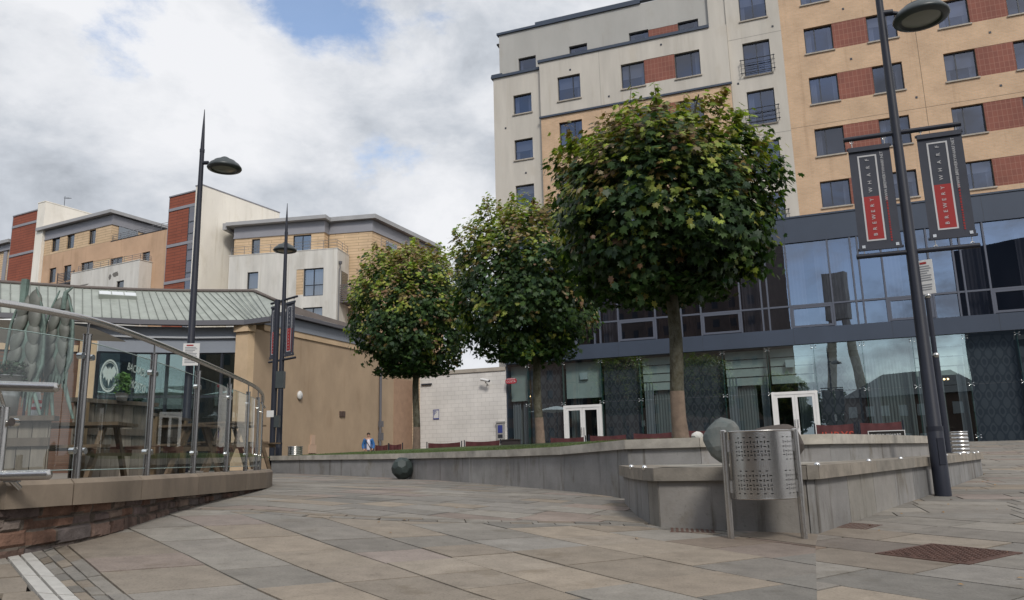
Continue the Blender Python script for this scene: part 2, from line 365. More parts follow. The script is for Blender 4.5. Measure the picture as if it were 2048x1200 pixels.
def slabcol(pb, pp=.08):
    r = R.random(); j = R.random(); l_ = BUFF if r < pb else PINK if r < pb + pp else GREY; c = l_[int(j * len(l_))]; k = R.uniform(.86, 1.14)
    return tuple(v * k for v in c)
def pave(mb, zone, org, az, roww, len_rng, pb, umin, umax, vmin, vmax, gap=.006, jit=.0):
    """rows of slabs along azimuth az, clipped to a convex zone given anticlockwise"""
    d = (math.sin(az), math.cos(az)); n = (-d[1], d[0])
    hp = [(zone[i], zone[(i + 1) % len(zone)]) for i in range(len(zone))]
    v = vmin
    while v < vmax:
        rw = roww * R.uniform(1 - jit, 1 + jit); u = umin + R.uniform(-.6, 0)
        while u < umax:
            ln = R.uniform(*len_rng); g2 = gap * R.uniform(.5, 1.5)
            q = [(u + g2, v + g2), (u + ln - g2, v + g2), (u + ln - g2, v + rw - g2), (u + g2, v + rw - g2)]
            p = clip([(org[0] + a * d[0] + b * n[0], org[1] + a * d[1] + b * n[1]) for a, b in q], hp)
            u += ln; mb.col = slabcol(pb); dz = R.uniform(-.0022, .0022)
            if len(p) < 3: continue
            cx, cy = sum(q_[0] for q_ in p) / len(p), sum(q_[1] for q_ in p) / len(p); rw_ = max(0, 1 - math.hypot((cx - 2.15) * .8, (cy - 6.35) * 1.1) / .75) * .6   # rust washed off the bin posts
            mb.col = tuple(c * (1 - rw_) + q_ * rw_ for c, q_ in zip(mb.col, (.17, .105, .075)))
            top = [(a, b, gz(a, b) + dz) for a, b in p]; k = len(p)
            mb.add(top + [(a, b, z - .03) for a, b, z in top], [list(range(k))] + [[i, k + i, k + (i + 1) % k, (i + 1) % k] for i in range(k)])
        v += rw
def ccw(z):
    a = sum(z[i][0] * z[(i + 1) % len(z)][1] - z[(i + 1) % len(z)][0] * z[i][1] for i in range(len(z))); return z if a > 0 else z[::-1]
BAND = [tuple(ong(*p)) for p in ((318, 1019), (400, 1018), (500, 1020), (620, 1029), (760, 1036), (930, 1041), (1150, 1046), (1292, 1049))] + [(1.95, 6.95)]
pv = MB()
# large slabs in front of the sett band (the zone is split under each band segment so that it stays convex)
A151 = rad(151)
RS, RE = tuple(ong(1631, 1092)), tuple(ong(1634, 1199))
LB = [tuple(ong(*p)) for p in ((118, 1078), (262, 1197))]                  # left edge of the big slabs
dL = (Vector(LB[1]) - Vector(LB[0])).normalized(); LE = tuple(Vector(LB[1]) + dL * 2.2)
dR = (Vector(RE) - Vector(RS)).normalized(); REE = tuple(Vector(RE) + dR * 2.2)
def wedge(zone, az, roww, lr, pb, seed, org=(0, 0), jit=0.0, gap=.010):
    global R
    R = random.Random(seed); b = (-34, 34, -34, 34)
    pave(pv, ccw(zone), org, az, roww, lr, pb, *b, gap=gap, jit=jit)
bb = offset2 = []
for i, p in enumerate(BAND):
    a_, b_ = Vector(BAND[max(i - 1, 0)]), Vector(BAND[min(i + 1, len(BAND) - 1)]); t_ = (b_ - a_).normalized(); bb = bb + [tuple(Vector(p) + Vector((t_.y, -t_.x)) * -.0 + Vector((-t_.y, t_.x)) * -.17)]
APX = tuple((Vector(LE) + Vector(REE)) / 2)
# the long joints of the big slabs, far to near, then parallel ones towards the right
JL = [[ong(*p) for p in l] for l in (((118, 1078), (190, 1138), (262, 1197)), ((242, 1051), (379, 1112), (554, 1197)), ((321, 1024), (514, 1099), (703, 1174)), ((440, 1018), (596, 1067), (786, 1131), (950, 1188)),
      ((615, 1027), (840, 1095), (1008, 1146), (1172, 1198)), ((769, 1035), (1078, 1117), (1300, 1174)))]
d148 = Vector((math.sin(rad(150)), math.cos(rad(150)))); n148 = Vector((-d148.y, d148.x))
for _ in range(5): JL.append([p + n148 * .70 for p in JL[-1]])
def on_u(line, u):
    us = [p.dot(d148) for p in line]
    i = 0
    while i < len(us) - 2 and us[i + 1] < u: i += 1
    t_ = (u - us[i]) / (us[i + 1] - us[i]); return line[i].lerp(line[i + 1], t_)
R = random.Random(11)
def band_clip(poly, c):
    best = min(range(len(bb) - 1), key=lambda i: (Vector(c) - (Vector(bb[i]) + Vector(bb[i + 1])) / 2).length); hp = [(bb[best + 1], bb[best])]
    for k in (best - 1, best + 1):
        if 0 <= k < len(bb) - 1 and (k < best or True):
            t1 = Vector(bb[k + 1]) - Vector(bb[k]); t0 = Vector(bb[best + 1]) - Vector(bb[best]); turn = (t0.cross(t1) if k > best else t1.cross(t0)) if hasattr(t0, 'cross') else 0
            if turn < 0: hp.append((bb[k + 1], bb[k]))
    return clip(poly, hp)
for j in range(len(JL) - 1):
    u = -14.0 + R.uniform(0, .6); gp_ = .008
    while u < -1.0:
        ln = R.uniform(.42, .68); a0, a1, b0, b1 = on_u(JL[j], u + gp_ * .5), on_u(JL[j], u + ln - gp_ * .5), on_u(JL[j + 1], u + gp_ * .5), on_u(JL[j + 1], u + ln - gp_ * .5)
        e0, e1 = (b0 - a0).normalized() * gp_, (b1 - a1).normalized() * gp_; q = [a0 + e0, b0 - e0, b1 - e1, a1 + e1]; pv.col = slabcol(.52 if j > 1 else .35); dz = R.uniform(-.0025, .0025); u += ln
        c = (a0 + b1) / 2
        if c.y < .6 or c.y > 14: continue
        p = [tuple(v) for v in q]; ar = sum(p[i][0] * p[(i + 1) % 4][1] - p[(i + 1) % 4][0] * p[i][1] for i in range(4)); p = p if ar > 0 else p[::-1]
        p = band_clip(p, c)
        if len(p) >= 3: p = clip(p, [(RS, tuple(Vector(RS) + (Vector(bb[-1]) - Vector(RS)) * 0 - dR))] ) if False else clip(p, [(tuple(Vector(RE)), tuple(Vector(RS)))])
        if len(p) < 3: continue
        cx, cy = sum(q_[0] for q_ in p) / len(p), sum(q_[1] for q_ in p) / len(p); rw_ = max(0, 1 - math.hypot((cx - 2.15) * .8, (cy - 6.35) * 1.1) / .75) * .6
        pv.col = tuple(c_ * (1 - rw_) + q_ * rw_ for c_, q_ in zip(pv.col, (.17, .105, .075)))
        top = [(x_, y_, gz(x_, y_) + dz) for x_, y_ in p]; k = len(p); pv.add(top + [(x_, y_, z_ - .03) for x_, y_, z_ in top], [list(range(k))] + [[i, k + i, k + (i + 1) % k, (i + 1) % k] for i in range(k)])
LW = [(2.62, 7.06), (9.40, 15.96)]
dW = Vector(LW[1]) - Vector(LW[0]); mid = tuple(Vector(LW[0]) + dW * .17)
wedge([RS, REE, (8, 1.5), (9, 5.5), mid, LW[0]], rad(144), .66, (.7, 1.0), .16, 23)
wedge([bb[-1], (2.0, 7.4), LW[0], RS], rad(144), .66, (.7, 1.0), .55, 24)
wedge([mid, (9, 5.5), (30, 12), LW[1]], rad(108), .5, (.7, 1.3), .12, 31, jit=.15)
wedge([LW[1], (30, 12), (34, 29.5), (17.2, 33.5)], rad(108), .5, (.7, 1.3), .10, 32, jit=.15, org=(10, 20))
wedge([LW[1], (17.2, 33.5), (7.0, 37.2), (7.3, 17.3)], rad(108), .5, (.7, 1.3), .10, 33, jit=.15, org=(10, 20))
# the setts of the border band, two courses
R = random.Random(8)
def along(pl, step):
    o = []; 
    for i in range(len(pl) - 1):
        a, b = Vector(pl[i]), Vector(pl[i + 1]); k = max(1, int((b - a).length / step))
        o += [a + (b - a) * j / k for j in range(k)]
    return o + [Vector(pl[-1])]
def sett_row(pl, off0, off1, step):
    q = along(pl, step)
    for i in range(len(q) - 1):
        t = (q[i + 1] - q[i]).normalized(); n = Vector((-t.y, t.x))
        p = [q[i] + n * off0 + t * .006, q[i + 1] + n * off0 - t * .006, q[i + 1] + n * off1 - t * .006, q[i] + n * off1 + t * .006]
        kk = R.uniform(.78, 1.08); pv.col = tuple(c * kk for c in R.choice(GREY + BUFF[:2])); dz = R.uniform(-.003, .003)
        pv.add([(a.x, a.y, gz(a.x, a.y) + dz) for a in p] + [(a.x, a.y, gz(a.x, a.y) - .03) for a in p], [[0, 1, 2, 3], [0, 4, 5, 1], [1, 5, 6, 2], [2, 6, 7, 3], [3, 7, 4, 0]])
sett_row(BAND, -.155, -.025, .21); sett_row(BAND, -.005, .125, .33)
# left: courses of setts between the pale strips and the big slabs
S3 = [ong(*p) for p in ((60, 1103), (158, 1199))]; S3 = [S3[0] - (S3[1] - S3[0]) * .12, S3[1] + (S3[1] - S3[0])]
S4 = [JL[0][0], JL[0][-1]]; S4 = [S4[0] - (S4[1] - S4[0]) * .12, S4[1] + (S4[1] - S4[0])]
nS = (S3[1] - S3[0]).normalized(); nS = Vector((-nS.y, nS.x)); sgn = 1 if (S4[0] - S3[0]).dot(nS) > 0 else -1
for k, stp in enumerate((.17, .2, .45)):
    f0, f1 = (0, .30, .62, 1.0)[k] + .02, (0, .30, .62, 1.0)[k + 1] - .02
    A0, A1, B0, B1 = S3[0].lerp(S4[0], f0), S3[1].lerp(S4[1], f0), S3[0].lerp(S4[0], f1), S3[1].lerp(S4[1], f1); nn = int((A1 - A0).length / stp)
    for i in range(nn):
        p = [A0.lerp(A1, i / nn + .0015), A0.lerp(A1, (i + 1) / nn - .0015), B0.lerp(B1, (i + 1) / nn - .0015), B0.lerp(B1, i / nn + .0015)]; kk = R.uniform(.72, 1.05); pv.col = tuple(c * kk for c in R.choice(GREY + BUFF[:2])); dz = R.uniform(-.003, .003)
        if sgn > 0: pass
        else: p = p[::-1]
        pv.add([(q_.x, q_.y, gz(q_.x, q_.y) + dz) for q_ in p] + [(q_.x, q_.y, gz(q_.x, q_.y) - .03) for q_ in p], [[0, 1, 2, 3], [0, 4, 5, 1], [1, 5, 6, 2], [2, 6, 7, 3], [3, 7, 4, 0]])
# the ramp behind the band: smaller slabs lying across it
b2 = [(a + .12, b + .12) for a, b in BAND]
for i in range(len(b2) - 1):
    wedge([b2[i], b2[i + 1], (.2, 14.2)], rad(117), .44, (.45, .95), .17, 41, jit=.22, gap=.009)
wedge([b2[0], (.2, 14.2), (-2.5, 18.6), (-7.2, 22.5), (-4.8, 13)], rad(117), .44, (.45, .95), .12, 41, jit=.22, gap=.009)
wedge([b2[-1], (2.2, 7.5), (1.6, 10.6), (.2, 14.2)], rad(117), .44, (.45, .95), .25, 41, jit=.22, gap=.009)
# beyond the pale strips, bottom left
S1 = [ong(*p) for p in ((12, 1112), (85, 1199))]; S1 = [S1[0] - (S1[1] - S1[0]) * .25, S1[1] + (S1[1] - S1[0])]
nn_ = nS * sgn
wedge([tuple(S1[0] - nn_ * .01), tuple(S1[1] - nn_ * .01), tuple(S1[1] - nn_ * 1.8), tuple(S1[0] - nn_ * 1.2)], rad(60), .42, (.5, .8), .6, 52)
M_slab = weather(mat(*SLAB_ARGS, attr='col', spec=.3), (((1, 1, 1), 75, .47, .66, (.80, .80, .79)), ((1, 1, 1), 2.6, .56, .70, (.80, .78, .74)), ((1, 1, 1), 14, .60, .70, (.84, .83, .81)), ((1, 1, 1), 9, .70, .73, (.66, .64, .62))))
p_ = pv.build('paving', M_slab); p_['kind'] = 'structure'
# two pale granite strips with a slot drain between them
M_pale = mat('pale_granite', (.42, .41, .385), .7, .12, 12, .002, 80)
ps = MB()
S_L, S_R = S1, S3
for f0, f1 in ((.02, .45), (.55, .99)):
    A0, A1 = S_L[0].lerp(S_R[0], f0), S_L[1].lerp(S_R[1], f0); B0, B1 = S_L[0].lerp(S_R[0], f1), S_L[1].lerp(S_R[1], f1); k = 6
    for i in range(k):
        p = [A0.lerp(A1, i / k + .003), A0.lerp(A1, (i + 1) / k - .003), B0.lerp(B1, (i + 1) / k - .003), B0.lerp(B1, i / k + .003)]
        ps.add([(a.x, a.y, gz(a.x, a.y) + .003) for a in p] + [(a.x, a.y, gz(a.x, a.y) - .03) for a in p], [[0, 1, 2, 3], [0, 4, 5, 1], [1, 5, 6, 2], [2, 6, 7, 3], [3, 7, 4, 0]])
ps.build('granite_strip', M_pale)['kind'] = 'structure'

# ================================================================ the tree bed and the stepped ledge
M_conc = stained('wall_stone')
M_cop = mat('coping_stone', (.40, .37, .32), .85, .34, 3.5, .005, 55, attr='col', detail=10)
def wall_run(mb, pts, z0f, z1, th, plen, gap=.007, cols=((.27, .265, .255),), seed=1, cap=True):
    """panels along a polyline; the wall body lies to the left of the walking direction"""
    rr = random.Random(seed)
    for i in range(len(pts) - 1):
        a, b = Vector((*pts[i], 0)), Vector((*pts[i + 1], 0)); t = (b - a); ln = t.length; t.normalize(); n = Vector((-t.y, t.x, 0)); k = max(1, round(ln / plen))
        for j in range(k):
            p, q = a + t * (ln * j / k + gap), a + t * (ln * (j + 1) / k - gap); kk = rr.uniform(.88, 1.12); c = rr.choice(cols); mb.col = tuple(v * kk for v in c)
            zp, zq = z0f(p.x, p.y), z0f(q.x, q.y); zt = z1(p.x, p.y) if callable(z1) else z1; zt2 = z1(q.x, q.y) if callable(z1) else z1
            P = [p, q, q + n * th, p + n * th]
            mb.add([(P[0].x, P[0].y, zp), (P[1].x, P[1].y, zq), (P[2].x, P[2].y, zq), (P[3].x, P[3].y, zp), (P[0].x, P[0].y, zt), (P[1].x, P[1].y, zt2), (P[2].x, P[2].y, zt2), (P[3].x, P[3].y, zt)],
                   [[0, 3, 2, 1], [4, 5, 6, 7], [0, 1, 5, 4], [1, 2, 6, 5], [2, 3, 7, 6], [3, 0, 4, 7]])
def offset(pts, d):
    o = []
    for i, p in enumerate(pts):
        a = Vector(pts[max(i - 1, 0)]); b = Vector(pts[min(i + 1, len(pts) - 1)]); p = Vector(p)
        t1 = (p - a).normalized() if i else (b - p).normalized(); t2 = (b - p).normalized() if i < len(pts) - 1 else t1
        n1, n2 = Vector((-t1.y, t1.x)), Vector((-t2.y, t2.x)); n = (n1 + n2).normalized(); k = d / max(.4, n.dot(n1)); o.append(tuple(p + n * k))
    return o
deep = lambda x, y: gz(x, y) - .35
UP = [(-6.77, 21.8), (-4.7, 20.0), (-2.65, 18.1), (-.95, 15.2), (-.15, 13.75), (.68, 12.2), (1.14, 11.2), (1.44, 10.4), (2.32, 9.95), (3.86, 9.62), (5.0, 11.0), (7.12, 13.56), (7.7, 15.0), (7.3, 17.5)]
ZT = .187
def ztop(x, y): return ZT if x > 1.5 else float(np.interp(y, [9.6, 10.4, 11.2, 12.1, 13.8, 16.3, 18.3, 21.8], [.187, .187, .168, .140, .128, .136, .140, .188]))
UPs = UP[:1] + [(-5.7, 20.9)] + UP[1:]
t = thing('retaining_wall', 'long low grey stone wall with pale coping holding the raised lawn', 'wall', (1.44, 10.4, -.5))
m_ = MB(); wall_run(m_, offset(UPs, .05), deep, lambda x, y: ztop(x, y) - .12, .3, 2.4, .003, cols=((0.254, 0.246, 0.239), (0.272, 0.263, 0.251), (0.234, 0.230, 0.225)), seed=3); m_.build('wall', M_conc, t, True)
m_ = MB(); wall_run(m_, UPs, lambda x, y: ztop(x, y) - .12, ztop, .42, 1.25, .003, cols=((0.370, 0.342, 0.297), (0.347, 0.325, 0.286), (0.386, 0.358, 0.308)), seed=4); m_.build('coping', M_cop, t, True)
LO = [(1.28, 9.9), (1.22, 8.6), (1.24, 7.85), (1.30, 7.55), (2.56, 7.02), (2.68, 7.05), (5.84, 11.2), (9.30, 15.8), (9.44, 16.4), (9.2, 17.0), (8.2, 17.4)]
ZL = -.135
t = thing('stone_ledge', 'stepped grey stone ledge with stained coping in front of the raised lawn wall', 'ledge', (2.3, 7.4, -.7))
LOb = offset(LO, .05)
m_ = MB(); wall_run(m_, LOb, deep, ZL - .12, .3, .95, .006, cols=((0.224, 0.217, 0.209), (0.247, 0.232, 0.206), (0.203, 0.201, 0.198), (0.231, 0.219, 0.203)), seed=6); m_.build('wall', M_conc, t, True)
m_ = MB(); wall_run(m_, LO, lambda x, y: ZL - .12, ZL, .42, 1.1, .004, cols=((.24, .212, .175), (.26, .232, .195), (.22, .20, .17)), seed=7); m_.build('coping', M_cop, t, True)
m_ = MB(); lin = offset(LO, .41); uin = offset(UP, .0)
m_.col = (.30, .285, .25)
top = [(p[0], p[1], ZL - .008) for p in lin[:9]] + [(7.4, 16.2, ZL - .008), (7.0, 13.7, ZL - .008), (5.0, 11.2, ZL - .008), (3.8, 9.85, ZL - .008), (2.4, 10.15, ZL - .008), (1.6, 10.4, ZL - .008)]
m_.quad(*top); m_.build('ledge_top', M_cop, t, True)
M_steel = mat('brushed_steel', (.52, .51, .495), .27, .10, 6, .0006, 120, metal=1.0, stretch=(40, 40, 1))
M_bright = mat('bright_steel', (.75, .75, .74), .22, metal=1.0)
def stud(x, y):
    s_ = MB(); s_.ball((x, y, ZL + .002), .028, 10, 1, 1, 1.0); s_.build('stud', M_bright, t, True)
for px, py, d in ((1263, 930, 8.3), (1290, 930, 7.75), (1637, 925, 7.35), (1735, 918, 8.6), (1806, 914, 9.75), (1893, 910, 11.9), (1921, 908, 13.3), (1938, 907, 14.3), (1949, 905.5, 15.2), (1957, 904.5, 15.9)):
    q = at(px, py, d)
    # nearest point of the coping's outer edge, a hand in from it
    best = min(((Vector(LO[i]).lerp(Vector(LO[i + 1]), k / 20)) for i in range(len(LO) - 1) for k in range(21)), key=lambda p: abs(math.atan2(p.x, p.y) - math.atan2(q.x, q.y)) + abs(p.y - d) * .002)
    stud(best.x + .0, best.y + .03)
# lawn inside the wall
inner = offset(UP, .40)
bed = inner + [(3.4, 23.5), (-1, 28.5), (-4.5, 29.5), (-7.6, 26.5), (-7.6, 23.0)]
cen = Vector((.6, 18.5))
rings = [(1.0, .145), (.965, .168), (.85, .19), (.6, .235), (.25, .28)]
m_ = MB(); m_.smooth = True; nb = len(bed); vs = []
for k, z in rings: vs += [(cen.x + (p[0] - cen.x) * k, cen.y + (p[1] - cen.y) * k, z - (.187 - ztop(*p)) * max(0, (k - .6) / .4)) for p in bed]
vs.append((cen.x, cen.y, .285))
fs = [[r * nb + i, r * nb + (i + 1) % nb, (r + 1) * nb + (i + 1) % nb, (r + 1) * nb + i] for r in range(len(rings) - 1) for i in range(nb)] + [[(len(rings) - 1) * nb + i, (len(rings) - 1) * nb + (i + 1) % nb, len(vs) - 1] for i in range(nb)]
m_.add(vs, fs)
M_lawn = mat('lawn_turf', (.055, .085, .022), .95, .35, 4, .02, 60)
m_.build('lawn', M_lawn)['kind'] = 'structure'
M_grass = mat('grass_blade', (.07, .115, .028), .8, attr='col')
m_ = MB(); rr = random.Random(2)
for i in range(13):
    a, b = Vector(inner[i]), Vector(inner[i + 1]); ln = (b - a).length
    if i >= 11: continue
    for k in range(int(ln * 650)):
        p = a.lerp(b, rr.random()); q = p + (cen - p) * (rr.random() ** 1.6 * .3); f = 1 - (q - cen).length / (p - cen).length
        z = np.interp(f, [0, .035, .15, .4], [.145, .168, .19, .235]) - .008 - (.187 - ztop(p.x, p.y)) * max(0, (.4 - f) / .4)
        h = rr.uniform(.02, .05); dx, dy = rr.uniform(-.02, .02), rr.uniform(-.02, .02); wv = .006
        an = rr.uniform(0, 6.28); ex, ey = math.cos(an) * wv, math.sin(an) * wv; kk = rr.uniform(.7, 1.35)
        m_.col = (.065 * kk * rr.uniform(.9, 1.3), .105 * kk, .026 * kk)
        m_.add([(q.x - ex, q.y - ey, z), (q.x + ex, q.y + ey, z), (q.x + dx, q.y + dy, z + h)], [[0, 1, 2]])
m_.build('grass', M_grass)['kind'] = 'stuff'

# ================================================================ covers and drains let into the paving
M_iron = mat('rusty_iron', (.105, .058, .045), .75, .35, 14, .002, 70, metal=.25)
def surf(x, y): return gz(x, y)
def plate(name, label, cat, corners, build_top, group=None):
    c = sum((Vector(p) for p in corners), Vector((0, 0))) / 4; z = gz(c.x, c.y)
    e = Vector(corners[1]) - Vector(corners[0]); t_ = thing(name, label, cat, (c.x, c.y, z), math.atan2(e.y, e.x), group)
    h_ = .08; nz = Vector((-(gz(c.x + h_, c.y) - gz(c.x - h_, c.y)) / (2 * h_), -(gz(c.x, c.y + h_) - gz(c.x, c.y - h_)) / (2 * h_), 1)).normalized(); xx = (Vector((e.x, e.y, 0)) - nz * nz.dot(Vector((e.x, e.y, 0)))).normalized(); yy = nz.cross(xx)
    t_.rotation_euler = Matrix(((xx.x, yy.x, nz.x), (xx.y, yy.y, nz.y), (xx.z, yy.z, nz.z))).to_euler()
    build_top(t_, e.length, (Vector(corners[2]) - Vector(corners[1])).length); return t_
def cover(t_, a, b):
    m_ = MB(); m_.box(-a / 2, a / 2, -b / 2, b / 2, -.03, .007); n = 15
    m_.build('frame', M_iron, t_)
    m_ = MB(); m_.box(-a / 2 + .035, a / 2 - .035, -b / 2 + .035, b / 2 - .035, .0, .009)
    for i in range(n):
        for j in range(n):
            x = -a / 2 + .06 + (a - .12) * i / (n - 1); y = -b / 2 + .06 + (b - .12) * j / (n - 1); s_ = .014
            if (i + j) % 2: m_.box(x - s_, x + s_, y - s_ * .45, y + s_ * .45, .009, .0135)
            else: m_.box(x - s_ * .45, x + s_ * .45, y - s_, y + s_, .009, .0135)
    m_.build('lid', M_iron, t_)
MC = [tuple(ong(*p)) for p in ((1935, 1131), (2043, 1107), (1863, 1088), (1757, 1107))]
plate('manhole_cover', 'square rusty iron manhole cover in the paving right of the bin', 'manhole cover', MC, cover)
M_dark = mat('black_void', (.012, .011, .01), .9)
def grate(t_, a, b):
    m_ = MB(); m_.box(-a / 2, a / 2, -b / 2, b / 2, -.03, -.004); m_.build('pit', M_dark, t_)
    m_ = MB(); n = 9
    for i in range(n):
        x = -a / 2 + .02 + (a - .04) * i / (n - 1); m_.box(x - .012, x + .012, -b / 2, b / 2, -.0035, .003)
    m_.box(-a / 2, a / 2, -b / 2, -b / 2 + .022, -.003, .0025); m_.box(-a / 2, a / 2, b / 2 - .022, b / 2, -.003, .0025)
    m_.build('bars', M_iron, t_)
plate('drain_grate', 'small rusty drain grate at the foot of the ledge left of the bin', 'drain grate', [tuple(ong(*p)) for p in ((1348, 1064), (1440, 1066), (1418, 1053), (1332, 1051))], grate, 'drain grates')
plate('drain_grate', 'small rusty drain grate at the foot of the ledge right of the bin', 'drain grate', [tuple(ong(*p)) for p in ((1655, 1053), (1740, 1059), (1755, 1049), (1682, 1046))], grate, 'drain grates')
M_leaf_dry = mat('dry_leaf', (.30, .17, .05), .8)
m_ = MB(); rr = random.Random(9)
for _ in range(26):
    x, y = rr.uniform(-1.5, 5.5), rr.uniform(4.6, 9); z = gz(x, y) + .004
    if rr.random() < .5: x, y = Vector((2.7, 6.95)).lerp(Vector((8.5, 14.6)), rr.random()) + Vector((rr.uniform(.0, .35), -rr.uniform(.0, .3))); z = gz(x, y) + .004
    a = rr.uniform(0, 6.3); s_ = rr.uniform(.012, .028)
    m_.add([(x + s_ * math.cos(a + k * 1.256) * (1 if k % 2 else .6), y + s_ * math.sin(a + k * 1.256) * (1 if k % 2 else .6), z + rr.uniform(0, .012)) for k in range(5)], [[0, 1, 2, 3, 4]])
m_.build('fallen_leaves', M_leaf_dry)['kind'] = 'stuff'
# ================================================================ hotel: tower and glazed podium
M_cream = mat('cream_render', (.51, .475, .42), .9, .11, .8, .001, 30, stretch=(1.6, 1.6, .22), detail=9)
M_grey_r = mat('grey_render', (.40, .39, .365), .9, .12, .35, stretch=(1, 1, .4))
M_buffbrick = brickmat('buff_brick', (.59, .395, .25), (.53, .35, .215), (.50, .39, .28), .225, .075, .011)
M_redtile = brickmat('red_tile', (.235, .085, .06), (.205, .075, .055), (.30, .15, .11), .20, .30, .010, 0.0)
for m0 in (M_cream, M_grey_r): weather(m0, (((1, 1, .05), 3.2, .57, .76, (.90, .875, .83)), ((1, 1, .5), .9, .52, .70, (.94, .925, .90))))
weather(M_buffbrick, (((1, 1, .06), 2.6, .55, .74, (.86, .84, .82)), ((1, 1, 1), 11, .55, .7, (.90, .88, .86))))
M_frame = mat('dark_frame', (.028, .032, .042), .45)
M_clad = mat('slate_cladding', (.040, .054, .082), .45, .12, .6, stretch=(1, 1, .5))
M_cladl = mat('podium_mullion', (.085, .095, .125), .45)
M_sill = mat('stone_sill', (.38, .34, .29), .9, .15, 3)
M_curt = mat('window_curtain', (.42, .43, .46), .9)
M_room = mat('room_dark', (.045, .043, .045), .95)
G_win = glassmat('hotel_glass', (.35, .37, .42), .13, gcol=(.80, .84, .98), wave=.0012, wscale=.9)
HA = rad(-69.3)
HROT = math.atan2(math.cos(HA) * -1.0, -math.sin(HA))
H = thing('hotel_building', 'tall cream and tan brick hotel with dark windows over a glazed slate podium', 'hotel', (15.21, 37.5, 0), HROT)
H_P = np.array([15.21, 37.5, 0.0])
A_, B_, C_, D_ = (.5, 1.86), (3.5, 4.86), (6.7, 8.06), (9.67, 11.03)
ROWZ = [(11.88, 13.25), (14.6, 16.08), (17.44, 18.93), (20.28, 21.72), (23.08, 24.55), (25.9, 27.35)]
# brick wing
ops = [(a, b, c, d) for a, b in (A_, B_, C_, D_) for c, d in ROWZ]
reds = [(1.86, 3.5), (8.06, 9.67)]
rops = [(a, b, c, d) for a, b in reds for c, d in ROWZ]
m_ = MB(); facade(m_, -.6, 16, 9.5, 29, ops + rops, 0, .2)
m_.quad((16, 0, 9.5), (16, 12, 9.5), (16, 12, 29), (16, 0, 29)); m_.build('brick_wall', M_buffbrick, H)
for a, b, c, d in rops:
    m_ = MB(); m_.box(a + .003, b - .003, .012, .05, c + .003, d - .003); m_.build('tile_panel', M_redtile, H)
for k, (a, b) in enumerate((A_, B_, C_, D_)):
    for c, d in ROWZ: window(H, a, b, c, d, 0, (a + (.5 if k != 1 else .92),), (), M_frame, G_win, M_sill, curtain=M_curt)
m_ = MB()
pieces('movement_joint', mat('joint_brown', (.16, .11, .07), .9), H, [(5.64, 5.66, -.004, .02, 10, 29)] + [(-.6, 16, -.003, .02, z - .008, z + .008) for z in (16.31, 10.6)])
# stair column with french windows
JZ = [(11.1, 13.05), (13.95, 15.86), (16.8, 18.73), (19.62, 21.54), (22.86, 24.55), (25.68, 27.38)]
jx = (-2.62, -1.24)
m_ = MB(); facade(m_, -3.36, -.602, 9.5, 29, [(*jx, c, d) for c, d in JZ], -.06, .2)
m_.quad((-.602, -.06, 9.5), (-.602, .05, 9.5), (-.602, .05, 29), (-.602, -.06, 29)); m_.build('stair_wall', M_cream, H)
for i, (c, d) in enumerate(JZ):
    window(H, *jx, c, d, -.06, (-1.93,), (), M_frame, G_win, M_sill, curtain=M_curt)
    if i < 4:
        m_ = MB()
        for zz_, r_ in ((c + .12, .022), (c + .38, .013), (c + .62, .013), (c + .86, .022)): m_.tube([(jx[0] - .2, -.26, zz_), (jx[1] + .2, -.26, zz_)], r_, 6)
        for xx in (jx[0] - .14, jx[1] + .14):
            m_.tube([(xx, -.26, c + .1), (xx, -.26, c + .88)], .016, 6)
            for zz_ in (c + .12, c + .86): m_.tube([(xx, -.26, zz_), (xx, -.05, zz_)], .018, 6); m_.ball((xx, -.27, zz_), .04, 8)
        m_.build('balcony_rail', M_frame, H)
m_ = MB()
pieces('movement_joint', mat('joint_grey', (.25, .235, .21), .9), H, [(-3.36, -.6, -.064, -.05, z - .01, z + .01) for z in (21.87, 16.2, 10.6)] + [(-3.375, -3.345, -.066, .0, 9.5, 29)])
# projecting middle bay: render above, brick below
W1 = [(-13.0, -11.64), (-9.24, -7.92), (-6.22, -4.86)]
E2 = [(20.13, 21.62)]
m_ = MB(); facade(m_, -14.08, -3.362, 19.36, 22.76, [(a, b, 20.13, 21.62) for a, b in W1] + [(-7.92, -6.22, 20.2, 21.64)], -.28, .2)
m_.quad((-14.08, 0, 9.5), (-14.08, -.28, 9.5), (-14.08, -.28, 22.76), (-14.08, 0, 22.76)); m_.quad((-3.362, -.28, 9.5), (-3.362, 0.05, 9.5), (-3.362, .05, 22.76), (-3.362, -.28, 22.76))
m_.build('render_bay', M_cream, H)
lowz = [(11.7, 13.2), (14.5, 16.0), (17.3, 18.8)]
m_ = MB(); facade(m_, -14.08, -3.362, 9.5, 19.25, [(a, b, c, d) for a, b in W1 for c, d in lowz] + [(-7.92, -6.22, c, d) for c, d in lowz], -.27, .2); m_.build('brick_bay', M_buffbrick, H)
for c, d in lowz + [(20.2, 21.64)]:
    m_ = MB(); m_.box(-7.917, -6.223, -.262, -.2, c + .003, d - .003); m_.build('tile_panel', M_redtile, H)
for a, b in W1:
    for c, d in lowz + [(20.13, 21.62)]: window(H, a, b, c, d, -.28, ((a + b) / 2 + (.22 if a < -10 else -.2 if a < -9 else .2),), (), M_frame, G_win, M_sill, curtain=M_curt)
pieces('parapet_cap', M_clad, H, [(-14.16, -3.3, -.36, -.24, 19.252, 19.358), (-14.16, -4.27, -.36, .3, 22.762, 22.93), (-17.25, -14.165, -.1, .3, 22.50, 22.66), (-17.3, -16.6, .1, .4, 22.75, 22.86), (-16.9, -8, .10, .4, 25.42, 25.56), (-14.4, -4.6, .12, .4, 25.561, 25.72)])
